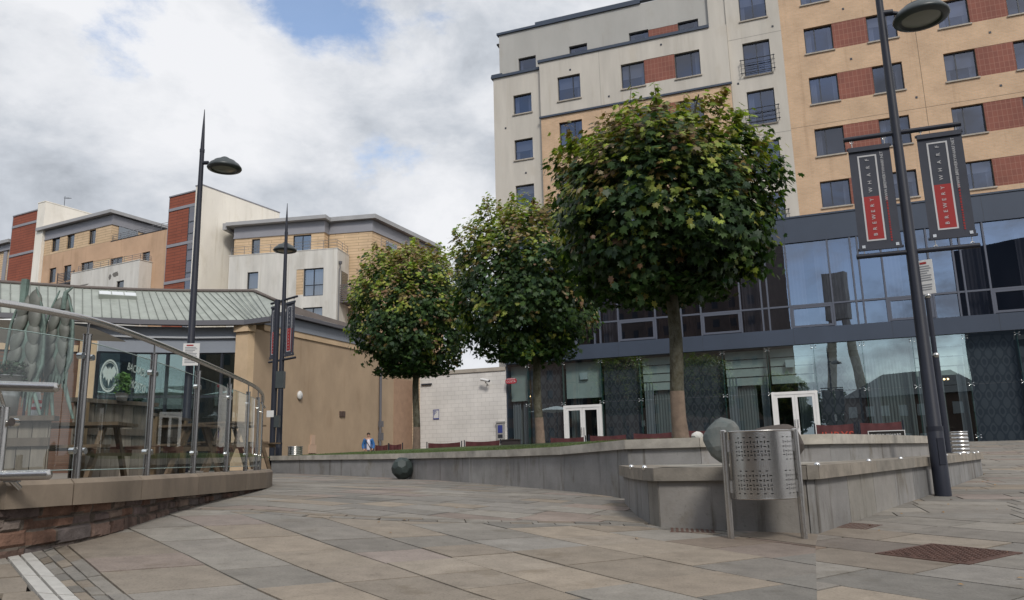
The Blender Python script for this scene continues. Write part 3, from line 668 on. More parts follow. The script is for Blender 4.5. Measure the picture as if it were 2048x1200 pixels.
# left strip
S1 = [(11.5, 12.7), (14.25, 15.5), (17.07, 18.33), (19.95, 21.17)]
m_ = MB(); facade(m_, -17.13, -14.082, 9.5, 22.5, [(-15.87, -14.73, c, d) for c, d in S1], 0, .2)
m_.quad((-17.13, 0, 0), (-17.13, 0, 22.5), (-17.13, 12, 22.5), (-17.13, 12, 0)); m_.quad((-17.13, 0, 0), (-14.08, 0, 0), (-14.08, 0, 9.5), (-17.13, 0, 9.5)); m_.build('render_wall', M_cream, H)
for c, d in S1: window(H, -15.87, -14.73, c, d, 0, (), (), M_frame, G_win, M_sill, curtain=M_curt)
m_ = MB()
pieces('movement_joint', MATS['joint_grey'], H, [(-17.13, -14.085, -.003, .02, 13.89, 13.91), (-10.48, -10.465, -.283, -.27, 19.37, 22.75)])
# set-back top storey
W3 = [(-15.55, -14.44, 22.70, 23.62), (-12.35, -11.25, 22.94, 23.7), (-8.76, -7.64, 22.94, 23.74), (-5.97, -4.85, 22.94, 23.74)]
m_ = MB(); facade(m_, -16.78, -4.27, 22.66, 25.42, W3 + [(-7.64, -5.97, 22.94, 23.68)], .2, .2)
m_.quad((-16.78, .2, 22.6), (-16.78, .2, 25.42), (-16.78, 10, 25.42), (-16.78, 10, 22.6)); m_.build('top_storey_wall', M_grey_r, H)
for a, b, c, d in W3: window(H, a, b, c + .002, d, .2, (), (), M_frame, G_win, None, curtain=M_curt)
m_ = MB(); m_.box(-7.637, -5.973, .212, .26, 22.943, 23.677); m_.build('tile_panel', M_redtile, H)
m_ = MB(); facade(m_, -4.268, -3.362, 22.76, 29, [], -.02); m_.quad((-4.268, -.02, 22.7), (-4.268, -.02, 29), (-4.268, 10, 29), (-4.268, 10, 22.7)); m_.build('stair_wall', M_cream, H)
# what lies behind the panes, and the roofs
m_ = MB(); m_.box(-17.0, -4.2, 1.1, 1.2, 9.6, 25.3); m_.box(-4.2, 15.9, 1.1, 1.2, 9.6, 28.9)
for z in (13.6, 16.5, 19.1, 22.2, 25.0): m_.box(-17.0, 15.9, .35, 1.1, z - .1, z)
m_.build('room_back', M_room, H)
pieces('roof', M_grey_r, H, [(-16.7, -4.3, .3, 12, 25.30, 25.40), (-17.1, -14.1, .05, 12, 22.4, 22.48), (-4.2, 15.9, .3, 12, 28.8, 28.95)]); pieces('rear_wall', M_grey_r, H, [(-17.1, 15.9, 11.9, 12, 0, 25.3)])

pieces('wall_vent', M_frame, H, [(x - .05, x + .05, y - .02, y - .002, z - .05, z + .05) for x, z, y in ((-6.9, 22.35, -.28), (-12.2, 21.95, -.28), (-10.0, 19.85, -.28), (-16.4, 19.2, 0), (-15.2, 16.2, 0), (-16.0, 13.7, 0), (-1.0, 22.2, -.06), (-3.0, 19.3, -.06), (2.6, 19.55, 0), (5.3, 16.9, 0), (2.5, 22.4, 0), (8.8, 19.6, 0), (5.2, 22.3, 0), (8.9, 16.8, 0))])
# ---- podium (PY = its glass plane in the hotel frame)
PY = -1.82
ux = lambda u: -u - 1.41
G_up = glassmat('coated_glass', (.42, .43, .47), .42, gcol=(.34, .40, .51), wave=.004, wscale=.45)
G_gf = glassmat('shop_glass', (.66, .76, .78), .30, gcol=(.78, .92, .97), wave=.003, wscale=.5)
XL, XR = ux(14.6), ux(-14.0)
m_ = MB(); m_.box(XL, XR, PY - .16, PY + 1.9, 4.85, 5.6); m_.build('fascia_band', M_clad, H)
m_ = MB(); m_.box(XL, XR, PY - .12, PY + .3, 9.76, 10.39); m_.build('fascia_band', M_clad, H)
m_ = MB(); m_.box(XL, XR, PY - .05, PY + .3, 10.392, 11.0); m_.build('parapet', M_clad, H); pieces('parapet_cap', M_clad, H, [(XL, XR, PY - .09, PY + .34, 11.002, 11.08)]); pieces('roof', M_grey_r, H, [(XL, XR, PY + .3, .2, 10.6, 10.7)])
pieces('cladding_joint', M_frame, H, [(ux(u) - .008, ux(u) + .008, yy, yy + .02, z0_, z1_) for u in (12.6, 8.4, 4.2, 0.0, -4.2, -8.4) for z0_, z1_, yy in ((4.853, 5.597, PY - .163), (9.763, 10.387, PY - .123), (10.394, 10.99, PY - .053))])
# upper glazing, module by module
PAIRS = [13.64, 9.48, 5.32, 1.16, -3.0, -7.16, -11.32]
m_ = MB()
def vbar(u, w_, z0_, z1_, dp=.10): m_.box(ux(u) - w_ / 2, ux(u) + w_ / 2, PY - dp, PY + .06, z0_, z1_)
for p in PAIRS:
    vbar(p + .15, .075, 5.602, 9.757); vbar(p - .15, .075, 5.602, 9.757)
    for q in (1.1, 3.0): vbar(p - q - .02, .075, 5.602, 9.757)
    m_.box(ux(p - 1.16), ux(p - 2.98), PY - .085, PY + .05, 5.64, 5.74); m_.box(ux(p - 1.16), ux(p - 2.98), PY - .085, PY + .05, 6.55, 6.65)
    vbar(p - 1.21, .1, 5.742, 6.548, .085); vbar(p - 2.93, .1, 5.742, 6.548, .085)
m_.box(XL, XR, PY - .09, PY + .055, 6.652, 6.735); m_.build('mullion_grid', M_cladl, H)
for p in PAIRS:
    for a, b in ((p - .18, p - 1.08), (p - 1.16, p - 2.98), (p - 3.06, p - 3.98), (p + .12, p - .12)):
        m_ = MB(); m_.quad((ux(a), PY, 5.6), (ux(b), PY, 5.6), (ux(b), PY, 6.66), (ux(a), PY, 6.66)); m_.quad((ux(a), PY + .001, 6.73), (ux(b), PY + .001, 6.73), (ux(b), PY + .001, 9.76), (ux(a), PY + .001, 9.76)); m_.build('glass_panel', G_up, H)
M_drape = mat('drape_cloth', (.30, .30, .32), .9, .2, 2, stretch=(6, 6, .2))
M_drape2 = mat('brown_drape', (.10, .065, .05), .9, .2, 2, stretch=(6, 6, .2))
def drape(par, name, x0, x1, y, z0, z1, m, fold=.16, dep=.05):
    d_ = MB(); d_.smooth = True; n = max(4, int((x1 - x0) / fold) * 4); vs = []
    for i in range(n + 1):
        x = x0 + (x1 - x0) * i / n; yy = y + dep * math.sin(2 * math.pi * i / 4) ; vs += [(x, yy, z0), (x, yy, z1)]
    d_.add(vs, [[2 * i, 2 * i + 2, 2 * i + 3, 2 * i + 1] for i in range(n)]); return d_.build(name, m, par)
rr = random.Random(3)
for p in PAIRS:
    for a, b in ((p - .2, p - 1.05), (p - 1.2, p - 1.9), (p - 2.4, p - 2.95), (p - 3.1, p - 3.9)):
        if rr.random() < .72: drape(H, 'drape', ux(a), ux(b), PY + .45, 5.6, 9.7, M_drape if p < 3 or rr.random() < .3 else M_drape2)
m_ = MB(); m_.box(XL, XR, PY + 1.7, PY + 1.78, 5.6, 9.75); m_.build('room_back', M_room, H)
# ground floor: tall frameless glass with spider fittings
PAN = [14.55, 13.4, 11.46, 9.42, 7.42, 5.4, 3.34, 1.26, -.8, -2.87, -4.94, -7.02, -9.0, -11.0, -13.0]
GB = .12
M_white = mat('white_frame', (.72, .71, .69), .45, .05, 3)
M_edge = mat('glass_edge', (.05, .12, .11), .2)
for i in range(len(PAN) - 1):
    a, b = PAN[i], PAN[i + 1]; door = 2.52 if i == 2 else 2.68 if i == 7 else None
    z0_ = door if door else GB
    m_ = MB(); m_.quad((ux(a) + .008, PY, z0_), (ux(b) - .008, PY, z0_), (ux(b) - .008, PY, 2.62 if not door else 4.845), (ux(a) + .008, PY, 2.62 if not door else 4.845))
    if not door: m_.quad((ux(a) + .008, PY, 2.64), (ux(b) - .008, PY, 2.64), (ux(b) - .008, PY, 4.845), (ux(a) + .008, PY, 4.845))
    m_.build('glass_panel', G_gf, H)
    if door:
        x0, x1, zb, zt = ux(a) + .02, ux(b) - .02, GB + .05, door; f = MB(); xm = (x0 + x1) / 2
        for c, d in ((x0, x0 + .13), (x1 - .13, x1)): f.box(c, d, PY - .12, PY + .05, zb, zt)
        f.box(x0 + .13, x1 - .13, PY - .12, PY + .05, zt - .13, zt)
        fo = f.build('door', M_white, H)
        for k, (c, d) in enumerate(((x0 + .132, xm - .003), (xm + .003, x1 - .132))):
            l_ = MB(); l_.box(c, c + .12, PY - .1, PY + .02, zb, zt - .132); l_.box(d - .12, d, PY - .1, PY + .02, zb, zt - .132); l_.box(c + .12, d - .12, PY - .1, PY + .02, zt - .26, zt - .132); l_.box(c + .12, d - .12, PY - .1, PY + .02, zb, zb + .16)
            l_.build('door_leaf', M_white, fo)
            g_ = MB(); g_.quad((c + .12, PY - .04, zb + .16), (d - .12, PY - .04, zb + .16), (d - .12, PY - .04, zt - .26), (c + .12, PY - .04, zt - .26)); g_.build('pane', G_gf, fo)
            h_ = MB(); hx = d - .06 if k == 0 else c + .06; h_.tube([(hx, PY - .14, 1.0), (hx, PY - .14, 1.4)], .015, 6); h_.build('handle', M_bright, fo)
pieces('glass_fin', M_edge, H, [(ux(u) - .009, ux(u) + .009, PY + .03, PY + .33, GB, 4.845) for u in PAN[1:-1]])
for u in PAN[1:-1]:
    for z in (2.63, 4.7, .4):
        m_ = MB()
        for sx in (-1, 1):
            for sz in (-1, 1): m_.tube([(ux(u), PY + .03, z), (ux(u) + sx * .1, PY - .012, z + sz * .06)], .011, 6); m_.ball((ux(u) + sx * .1, PY - .012, z + sz * .06), .024, 8)
        m_.build('spider_fitting', M_bright, H)
# inside: lattice curtains, blinds, folds, pendant lamps
def lattice_mat():
    m = bpy.data.materials.new('lattice_curtain'); m.use_nodes = True; n = m.node_tree; b = n.nodes['Principled BSDF']; b.inputs['Roughness'].default_value = .9
    t_ = nd(n, 'ShaderNodeTexCoord'); s_ = nd(n, 'ShaderNodeSeparateXYZ'); n.links.new(t_.outputs['Object'], s_.inputs[0])
    def mth(op, a, b_=None, c=None):
        k = nd(n, 'ShaderNodeMath', operation=op)
        for i, v in enumerate((a, b_, c)):
            if v is None: continue
            if isinstance(v, (int, float)): k.inputs[i].default_value = v
            else: n.links.new(v, k.inputs[i])
        return k.outputs[0]
    x = mth('MULTIPLY', s_.outputs['X'], 2 * math.pi / .42); z = mth('MULTIPLY', s_.outputs['Z'], 2 * math.pi / .72)
    v = mth('ADD', mth('COSINE', x), mth('COSINE', z)); q = mth('ABSOLUTE', v); f = mth('LESS_THAN', q, .42)
    v2 = mth('GREATER_THAN', v, 1.35); ff = mth('MAXIMUM', f, v2)
    mxx = nd(n, 'ShaderNodeMix', data_type='RGBA'); mxx.inputs['A'].default_value = (.135, .125, .14, 1); mxx.inputs['B'].default_value = (.075, .07, .084, 1)
    n.links.new(ff, mxx.inputs['Factor']); n.links.new(mxx.outputs['Result'], b.inputs['Base Color']); MATS['lattice_curtain'] = m; return m
M_lat = lattice_mat(); M_blind = mat('pale_blind', (.62, .64, .58), .9, .1, 2)
for i in (1, 3, 5, 8, 11, 12, 13, 14 - 1):
    a, b = PAN[i], PAN[i + 1]
    if i in (13,): continue
    drape(H, 'lattice_curtain', ux(a) + .06, ux(b) - .06, PY + .42, GB, 4.75 if i % 2 else 4.2, M_lat, .5, .02)
for i in (2, 4, 6, 7, 10, 13, 0):
    a, b = PAN[i], PAN[i + 1]; m_ = MB(); z = 4.8; rows = 4 if i != 2 else 1
    if i == 0: rows = 1
    for k in range(rows):
        h_ = .42 if rows > 1 else 1.9; m_ = MB(); m_.box(ux(a) + .08, ux(b) - .08, PY + .40 + .05 * k, PY + .43 + .05 * k, z - h_, z - .04); z -= h_; m_.build('blind', M_blind, H)
for i in (0, 4, 6, 9, 10):
    a, b = PAN[i], PAN[i + 1]
    drape(H, 'curtain', ux(a) + .1, ux(a) + .55, PY + .55, GB, 4.7, M_drape, .12, .04); 
    if i != 9: drape(H, 'curtain', ux(b) - .45, ux(b) - .1, PY + .55, GB, 4.7, M_drape, .12, .04)
M_sheer = mat('sheer_curtain', (.26, .27, .265), .9, .25, 2, stretch=(8, 8, .2))
for i, f0, f1 in ((0, .1, .9), (4, .25, .95), (6, .0, .7), (9, .2, 1.0), (10, .0, .55), (2, .05, .4), (7, .6, .95)): drape(H, 'curtain', ux(PAN[i]) + .1 + f0 * (PAN[i] - PAN[i + 1] - .2), ux(PAN[i]) + .1 + f1 * (PAN[i] - PAN[i + 1] - .2), PY + .75, GB, 4.7, M_sheer, .13, .045)
m_ = MB(); m_.box(XL, XR, PY + 3.6, PY + 3.7, 0, 4.85); m_.build('room_back', mat('lobby_wall', (.055, .05, .048), .9, .3, .8), H)
m_ = MB(); m_.box(XL, XR, PY + .02, PY + 3.6, .05, .11); m_.build('lobby_floor', mat('lobby_floor', (.10, .09, .085), .4), H)
M_warm = emitmat('lamp_glow', (1.0, .62, .28), 7.0)
for u, z in ((14.2, 3.35), (13.75, 3.2), (13.45, 3.2), (6.35, 3.2), (5.95, 3.2), (2.5, 3.28), (2.1, 3.28), (1.7, 3.18), (-1.9, 3.55), (-6.2, 3.0), (-6.35, 3.0), (-8.6, 3.5), (-8.6, 3.2)):
    m_ = MB(); m_.ball((ux(u), PY + 1.3, z), .045, 8); m_.build('pendant_bulb', M_warm, H)
for u in (10.4, .3):
    m_ = MB(); m_.box(ux(u) - .2, ux(u) + .2, PY + .25, PY + .38, 3.85, 4.2); m_.build('door_heater', mat('pale_plastic', (.72, .76, .74), .5), H)
# tables with chairs just inside
rr = random.Random(12); M_barw = mat('bar_wood', (.06, .04, .03), .5)
for u in (12.2, 6.6, 3.0, .6, -1.6, -6.0):
    p_ = Vector(H.location) + Matrix.Rotation(HROT, 3, 'Z') @ Vector((ux(u), PY + rr.uniform(1.0, 1.8), .11))
    t_ = thing('cafe_table', 'dark wooden table inside the hotel bar, dim behind the tall glass', 'table', tuple(p_), HROT, 'tables inside the hotel bar')
    m_ = MB(); m_.tube([(0, 0, 0), (0, 0, .72)], .03, 8); m_.lathe([(.22, 0), (.22, .02), (.03, .04)], (0, 0, 0), 14); m_.build('pedestal', M_barw, t_)
    m_ = MB(); m_.box(-.33, .33, -.33, .33, .72, .76); m_.build('tabletop', M_barw, t_)
    for q in (-.62, .62):
        c_ = thing('cafe_chair', 'dark wooden chair at a table inside the hotel bar', 'chair', tuple(p_ + Matrix.Rotation(HROT, 3, 'Z') @ Vector((q, 0, 0))), HROT, 'chairs inside the hotel bar')
        m_ = MB(); m_.box(-.2, .2, -.2, .2, .43, .47); m_.build('seat', M_barw, c_)
        for sx in (-.17, .17):
            for sy in (-.17, .17): m_ = MB(); m_.box(sx - .018, sx + .018, sy - .018, sy + .018, 0, .43); m_.build('leg', M_barw, c_)
        e_ = .19 if q > 0 else -.19; m_ = MB(); m_.box(e_ - .015, e_ + .015, -.2, .2, .472, .9); m_.build('backrest', M_barw, c_)
# side of the podium and its base course
m_ = MB(); m_.box(XL, XR, PY - .05, PY + .02, -.3, GB); m_.build('plinth', M_clad, H)
m_ = MB(); m_.box(XL - .0, XL + .08, PY + .02, 0, 0, 10.6); m_.build('end_wall', M_clad, H)

# white block wing left of the glass
M_block = brickmat('white_block', (.66, .635, .60), (.63, .605, .575), (.47, .45, .42), .45, .225, .008, .5, .85)
XW0, XW1 = ux(19.75), ux(14.62)
WB = thing('block_wing', 'single storey white blockwork wing between the glazed podium and the tan wall', 'building', tuple(Vector(H.location) + Matrix.Rotation(HROT, 3, 'Z') @ Vector(((XW0 + XW1) / 2, PY, 0))), HROT)
hw = (XW1 - XW0) / 2
m_ = MB(); m_.box(-hw, hw, -.02, 6, -.4, 4.55); m_.build('wall', M_block, WB)
m_ = MB(); m_.box(-hw - .03, hw - .002, -.08, .3, 4.552, 4.75); m_.build('coping', M_sill, WB)
m_ = MB(); m_.box(-hw + .12, -hw + .75, -.12, -.025, 4.02, 4.1); m_.build('bracket', M_frame, WB)
def wbl(px, py, off=0):
    q = onplane(px, py, np.array(WB.location), HA); v = Matrix.Rotation(-HROT, 3, 'Z') @ (q - WB.location); return v.x, v.z
def on_wall(name, label, cat, px, py, off=-.022):
    x, z = wbl(px, py); p = WB.location + Matrix.Rotation(HROT, 3, 'Z') @ Vector((x, off, 0)); return thing(name, label, cat, (p.x, p.y, z), HROT)
M_blue = mat('sign_blue', (.035, .05, .22), .5); M_signw = mat('sign_white', (.62, .62, .61), .5); M_red = mat('sign_red', (.36, .02, .035), .45)
s_ = on_wall('parking_sign', 'small white and blue parking sign on the white block wall', 'sign', 873, 829)
m_ = MB(); m_.box(-.18, .18, -.02, 0, -.27, .27); b_ = m_.build('board', M_signw, s_)
m_ = MB(); m_.box(-.18, .18, -.026, -.021, .22, .27); m_.box(-.18, .18, -.026, -.021, -.27, -.2); m_.box(-.18, -.15, -.026, -.021, -.2, .22); m_.box(.15, .18, -.026, -.021, -.2, .22)
text_faces(m_, 'P', (-.06, -.024, .06), (1, 0, 0), (0, 0, 1), .34, 'CENTER'); m_.build('lettering', M_blue, s_)
s_ = on_wall('cctv_camera', 'white tube security camera on a bracket at the white block wall', 'camera', 976, 763)
m_ = MB(); m_.tube([(-.26, -.34, .10), (.22, -.38, -.02)], .075, 12); m_.build('camera_body', M_signw, s_)
m_ = MB(); m_.tube([(.222, -.38, -.02), (.26, -.383, -.03)], .06, 12); m_.build('lens', M_frame, s_)
m_ = MB(); m_.box(-.06, .06, -.03, 0, -.2, .0); m_.tube([(0, -.03, -.12), (0, -.3, -.1), (0, -.36, .0)], .03, 8); m_.build('bracket', M_signw, s_)
s_ = on_wall('cash_box', 'grey cash machine sized wall box near the glass corner', 'wall box', 1003, 862)
m_ = MB(); m_.box(-.2, .2, -.16, 0, -.48, .42); m_.box(-.23, .23, -.2, 0, .422, .5); m_.build('housing', mat('box_grey', (.32, .31, .30), .6), s_)
m_ = MB(); m_.box(-.13, .13, -.175, -.162, -.1, .3); m_.build('screen', M_blue, s_); m_ = MB(); m_.box(-.13, .13, -.175, -.162, -.36, -.18); m_.build('keypad', M_frame, s_)
q = onplane(1027, 763, np.array(WB.location), HA)
s_ = thing('hanging_sign', 'small red oval shop sign with white lettering projecting at the corner of the glass', 'sign', tuple(q + Matrix.Rotation(HROT, 3, 'Z') @ Vector((0, -.35, 0))), HROT)
m_ = MB(); pl = [(math.copysign(abs(math.cos(a)) ** .55, math.cos(a)) * .31, math.copysign(abs(math.sin(a)) ** .7, math.sin(a)) * .15) for a in [2 * math.pi * k / 28 for k in range(28)]]
def slabxz(mb, pl, y0, y1):
    n = len(pl); mb.add([(p[0], y0, p[1]) for p in pl] + [(p[0], y1, p[1]) for p in pl], [list(range(n)), list(range(n, 2 * n))[::-1]] + [[i, n + i, n + (i + 1) % n, (i + 1) % n] for i in range(n)])
slabxz(m_, pl, -.03, .03); m_.build('board', M_red, s_)
m_ = MB(); text_faces(m_, 'COSTA', (0, -.034, -.035), (1, 0, 0), (0, 0, 1), .15, 'CENTER', 1.1); m_.box(-.24, .24, -.036, -.031, .09, .115); m_.build('lettering', M_signw, s_)
m_ = MB(); m_.tube([(-.2, 0, .0), (-.36, .15, .02), (-.45, .35, .02)], .02, 6); m_.build('bracket', M_frame, s_)
# ================================================================ apartment blocks behind the bar
M_tanb = mat('tan_brickwork', (.52, .345, .225), .9, .10, .5)
M_redc = brickmat('red_cladding', (.27, .075, .04), (.25, .068, .037), (.10, .035, .025), 2.4, .28, .02, .3, .8)
M_yel = brickmat('buff_board', (.60, .44, .28), (.56, .405, .25), (.30, .21, .13), 2.2, .26, .018, .4, .8)
M_fasc = mat('zinc_fascia', (.26, .26, .285), .6, .06, 1)
M_roofg = mat('zinc_roof', (.34, .34, .345), .6, .08, 1)
M_pale = mat('pale_render', (.80, .755, .67), .9, .10, .4, stretch=(1, 1, .35))
M_paleg = mat('grey_pale_render', (.60, .58, .535), .9, .14, .9, stretch=(1.5, 1.5, .22), detail=9)
for m0 in (M_pale, M_paleg, M_tanb): weather(m0, (((1, 1, .05), 2.6, .54, .74, (.84, .82, .78)), ((1, 1, .5), .8, .52, .70, (.90, .89, .87))))
M_soot = mat('soot_stain', (.16, .15, .135), .95)
M_rail = mat('rail_grey', (.16, .16, .17), .5)
G_apt = glassmat('flat_glass', (.45, .48, .52), .22, gcol=(.9, .95, 1.0))
C0 = at(806 / 3.636, 350 + 480 / 3.636, 72); C0.z = 0
AZL = rad(-62.4); AROT = math.atan2(-math.cos(AZL), -math.sin(AZL))
def railing(par, pts, z, h=.62, n=3, r=.022):
    m_ = MB()
    for k in range(n): m_.tube([(p[0], p[1], z + h * (k + 1) / n) for p in pts], r, 5)
    for i in range(len(pts) - 1):
        a, b = Vector(pts[i]), Vector(pts[i + 1]); kk = max(1, int((b - a).length / 1.1))
        for j in range(kk + 1): q = a.lerp(b, j / kk); m_.tube([(q.x, q.y, z), (q.x, q.y, z + h)], r, 5)
    return m_.build('railing', M_rail, par)
def redtower(par, x0, x1, zt, bands, y=-.15):
    m_ = MB(); m_.box(x0, x1, y, 5, 0, zt); m_.build('red_panel', M_redc, par)
    m_ = MB()
    for z in bands: m_.box(x0 - .02, x1 + .02, y - .06, y + .02, z - .13, z + .13)
    m_.box(x0 - .06, x1 + .02, y - .07, 5.05, zt + .002, zt + .12); m_.box(x0 - .05, x0 - .002, y - .02, 5, 0, zt); m_.build('band', M_fasc, par)
t = thing('apartment_block', 'tan brick apartment block with sooty balcony bay and red clad tower, far left', 'apartment block', tuple(C0), AROT)
redtower(t, -16.45, -11.95, 26.45, (25.25, 22.05))
m_ = MB(); m_.box(-11.945, -10.68, -.3, 9, 0, 27.1); m_.box(-12.0, -10.65, -.34, 9.05, 27.102, 27.2); m_.build('rendered_tower', M_pale, t)
ops3 = [(-9.44, -8.14, 21.55, 22.97), (-6.95, -5.75, 21.5, 22.95), (-3.46, -2.4, 21.45, 22.88)]
ops2 = [(-9.4, -8.28, 18.3, 19.82), (-7.04, -5.85, 18.25, 19.78), (-4.31, -2.45, 17.6, 19.7), (.15, 1.94, 18.32, 19.5), (4.74, 5.81, 18.3, 19.45)]
m_ = MB(); facade(m_, -10.65, 8.36, 0, 21.3, ops2 + [(-2.449, .149, 18.35, 19.6), (1.941, 2.6, 18.3, 19.45)], 0, .12); m_.build('brick_wall', M_tanb, t)
m_ = MB(); m_.box(-2.446, .146, .03, .1, 18.352, 19.598); m_.box(1.944, 2.597, .03, .1, 18.303, 19.447); m_.build('board_panel', M_yel, t)
for a, b, c, d in ops2: window(t, a, b, c, d, 0, ((a + b) / 2,) if b - a > 1.3 else (a + .3,), (), M_frame, G_apt, None, fw=.07)
m_ = MB(); facade(m_, -10.65, 0, 21.302, 23.0, ops3, 0, .12); m_.quad((0, 0, 21.3), (0, .72, 21.3), (0, .72, 23), (0, 0, 23)); m_.quad((0, 2.82, 21.3), (0, 8, 21.3), (0, 8, 23), (0, 2.82, 23)); m_.build('board_panel', M_yel, t)
for a, b, c, d in ops3: window(t, a, b, c, d, 0, (a + .35,), (), M_frame, G_apt, None, fw=.07)
m_ = MB(); m_.box(-.02, .03, .72, 2.82, 21.4, 22.98); m_.build('window', G_apt, t)
m_ = MB(); m_.box(-10.66, .06, -.04, 8, 23.0, 23.95); m_.box(-10.7, .08, -.07, 8.02, 22.96, 23.06); m_.build('fascia', M_fasc, t)
m_ = MB(); m_.box(-11.55, .4, -.55, 8.5, 24.0, 24.32); m_.build('roof', M_roofg, t)
m_ = MB(); m_.box(-10.6, 8.3, .9, 9, 0, 21.2); m_.box(-10.6, -.1, .6, 7.9, 21.2, 23); m_.box(0, 8.36, -.02, 9, 21.205, 21.3); m_.build('room_back', M_room, t)
railing(t, [(.1, .1), (8.2, .1)], 21.3, .6)
# balcony bay in grey render
m_ = MB(); facade(m_, -3.67, 6.25, 0, 18.28, [(3.22, 4.25, 15.95, 16.65), (-2.2, -.4, 15.2, 16.5)], -1.3, .1); m_.quad((6.25, -1.3, 0), (6.25, -.01, 0), (6.25, -.01, 18.28), (6.25, -1.3, 18.28)); m_.quad((-3.67, -.01, 0), (-3.67, -1.3, 0), (-3.67, -1.3, 18.28), (-3.67, -.01, 18.28)); m_.box(-3.7, 6.3, -1.34, -.01, 18.282, 18.34); m_.build('balcony_bay', M_paleg, t)
window(t, 3.22, 4.25, 15.95, 16.65, -1.3, (), (), M_frame, G_apt, None); window(t, -2.2, -.4, 15.2, 16.5, -1.3, (), (), mat('brown_frame', (.2, .1, .06), .6), G_apt, None)
railing(t, [(-2.8, -1.2), (6.15, -1.2), (6.15, -.1)], 18.34, .55)
m_ = MB(); rr = random.Random(4)
for cx, cz, rx, rz in ((3.0, 17.35, .42, .26), (2.2, 17.2, .18, .3), (-1.6, 16.9, .9, .07)):
    n = 18; m_.add([(cx + rx * (1 + rr.uniform(-.25, .2)) * math.cos(6.283 * k / n), -1.3035, cz + rz * (1 + rr.uniform(-.25, .2)) * math.sin(6.283 * k / n)) for k in range(n)], [list(range(n))])
m_.build('soot_mark', M_soot, t)
m_ = MB(); m_.box(-6.3, -3.7, -1.0, -.02, 17.5, 17.6)
for k in range(7): m_.box(-6.3, -3.7, -1.02, -.98, 17.62 + k * .16, 17.68 + k * .16)
for x in (-6.28, -5.0, -3.75): m_.box(x - .03, x + .03, -1.03, -.97, 17.5, 18.75)
m_.build('balcony', M_frame, t)
m_ = MB(); q = Matrix.Rotation(-AROT, 3, 'Z') @ (at(129, 405, 80) - C0); m_.tube([(q.x, q.y, q.z - 2.6), (q.x, q.y, q.z + .7)], .03, 5); m_.tube([(q.x - .1, q.y, q.z + .5), (q.x + 1.1, q.y, q.z + .3)], .02, 5)
for k in range(5): m_.tube([(q.x + .1 + k * .2, q.y - .2, q.z + .47 - .035 * k), (q.x + .1 + k * .2, q.y + .2, q.z + .47 - .035 * k)], .012, 4)
m_.build('aerial', M_frame, t)
# sliver of the next block at the left edge
m_ = MB(); m_.box(-30, -16.9, .3, 8, 0, 23.0); m_.build('brick_wall', M_yel, t)
m_ = MB(); m_.box(-30, -16.7, -.3, 8.3, 23.7, 24.05); m_.build('roof', M_roofg, t)
m_ = MB(); m_.box(-30, -16.8, .1, 8, 23.0, 23.7); m_.box(-18.2, -17.6, .2, .35, 19, 23); m_.build('fascia', M_fasc, t)

# middle tower and the cream block right of it
C1 = at(405.6, 370.6, 66); C1.z = 0
t = thing('apartment_block', 'cream rendered block with red clad corner tower, behind the left street lamp', 'apartment block', tuple(C1), AROT)
redtower(t, -4.25, -.75, 24.1, (22.85, 19.42, 16.0), 0)
m_ = MB(); m_.box(-1.5, -.76, -.04, .02, 0, 22.7); st = m_.build('stair_glazing', G_apt, t)
m_ = MB()
for z in (12.6, 13.9, 15.0, 16.6, 17.7, 18.7, 20.2, 21.3): m_.box(-1.52, -.74, -.055, -.02, z - .05, z + .05)
m_.box(-1.55, -1.5, -.055, .02, 0, 22.72); m_.build('frame', M_frame, st)
m_ = MB(); m_.box(-.745, 0, -.1, 9.46, 0, 24.5); m_.build('render_wall', M_pale, t)
m_ = MB(); m_.box(-.8, .04, -.14, 9.5, 24.502, 24.6); m_.build('parapet_cap', M_fasc, t)
def local(par, p): return Matrix.Rotation(-par.rotation_euler.z, 3, 'Z') @ (Vector(p) - par.location)
zB = lambda x, y: (300 + x / 3.413, 350 + y / 3.413)
AZ2 = rad(-80); C2 = at(*zB(1280, 505), 64); C2.z = 0; A2 = math.atan2(-math.cos(AZ2), -math.sin(AZ2))
t2 = thing('apartment_block', 'pale apartment building with buff boarded top floor and wide grey roof, behind the farthest tree', 'apartment block', tuple(C2), A2)
cw = [(-8.23, -7.21, 14.74, 16.23), (-3.02, -1.22, 13.78, 16.2), (-3.0, -1.24, 11.0, 12.8)]
m_ = MB(); facade(m_, -10.0, 0, 0, 17.8, cw + [(-3.68, -3.021, 13.95, 16.18)], 0, .12)
AZ3 = rad(27.6) + math.pi / 2  # right-hand faces look this way
m_.quad((0, 0, 0), (0, 2.6, 0), (0, 2.6, 17.8), (0, 0, 17.8)); m_.quad((-10, 0, 0), (-10, 0, 17.8), (-10, 4, 17.8), (-10, 4, 0)); m_.box(-10.03, .03, -.03, 2.6, 17.802, 17.86)
m_.build('render_wall', M_paleg, t2)
m_ = MB(); m_.box(-3.677, -3.024, .03, .08, 13.953, 16.177); m_.build('board_panel', M_yel, t2)
window(t2, *cw[0], 0, (), (), M_frame, G_apt, None, fw=.07); window(t2, *cw[1], 0, (-2.12,), (14.75,), M_frame, G_apt, None, fw=.08, curtain=None); window(t2, *cw[2], 0, (-2.12,), (), M_frame, G_apt, None, fw=.08)
for (a, b, c, d) in cw[1:]: drape(t2, 'curtain', a + .1, b - .1, .3, c, d, MATS['window_curtain'], .14, .03)
drape(t2, 'curtain', -8.2, -7.25, .3, 14.75, 16.2, MATS['window_curtain'], .14, .02)
m_ = MB(); m_.box(.0, .05, .9, 2.3, 13.4, 16.05); m_.build('window', G_apt, t2)
m_ = MB(); m_.box(.05, 1.0, .6, 2.5, 13.2, 13.32)
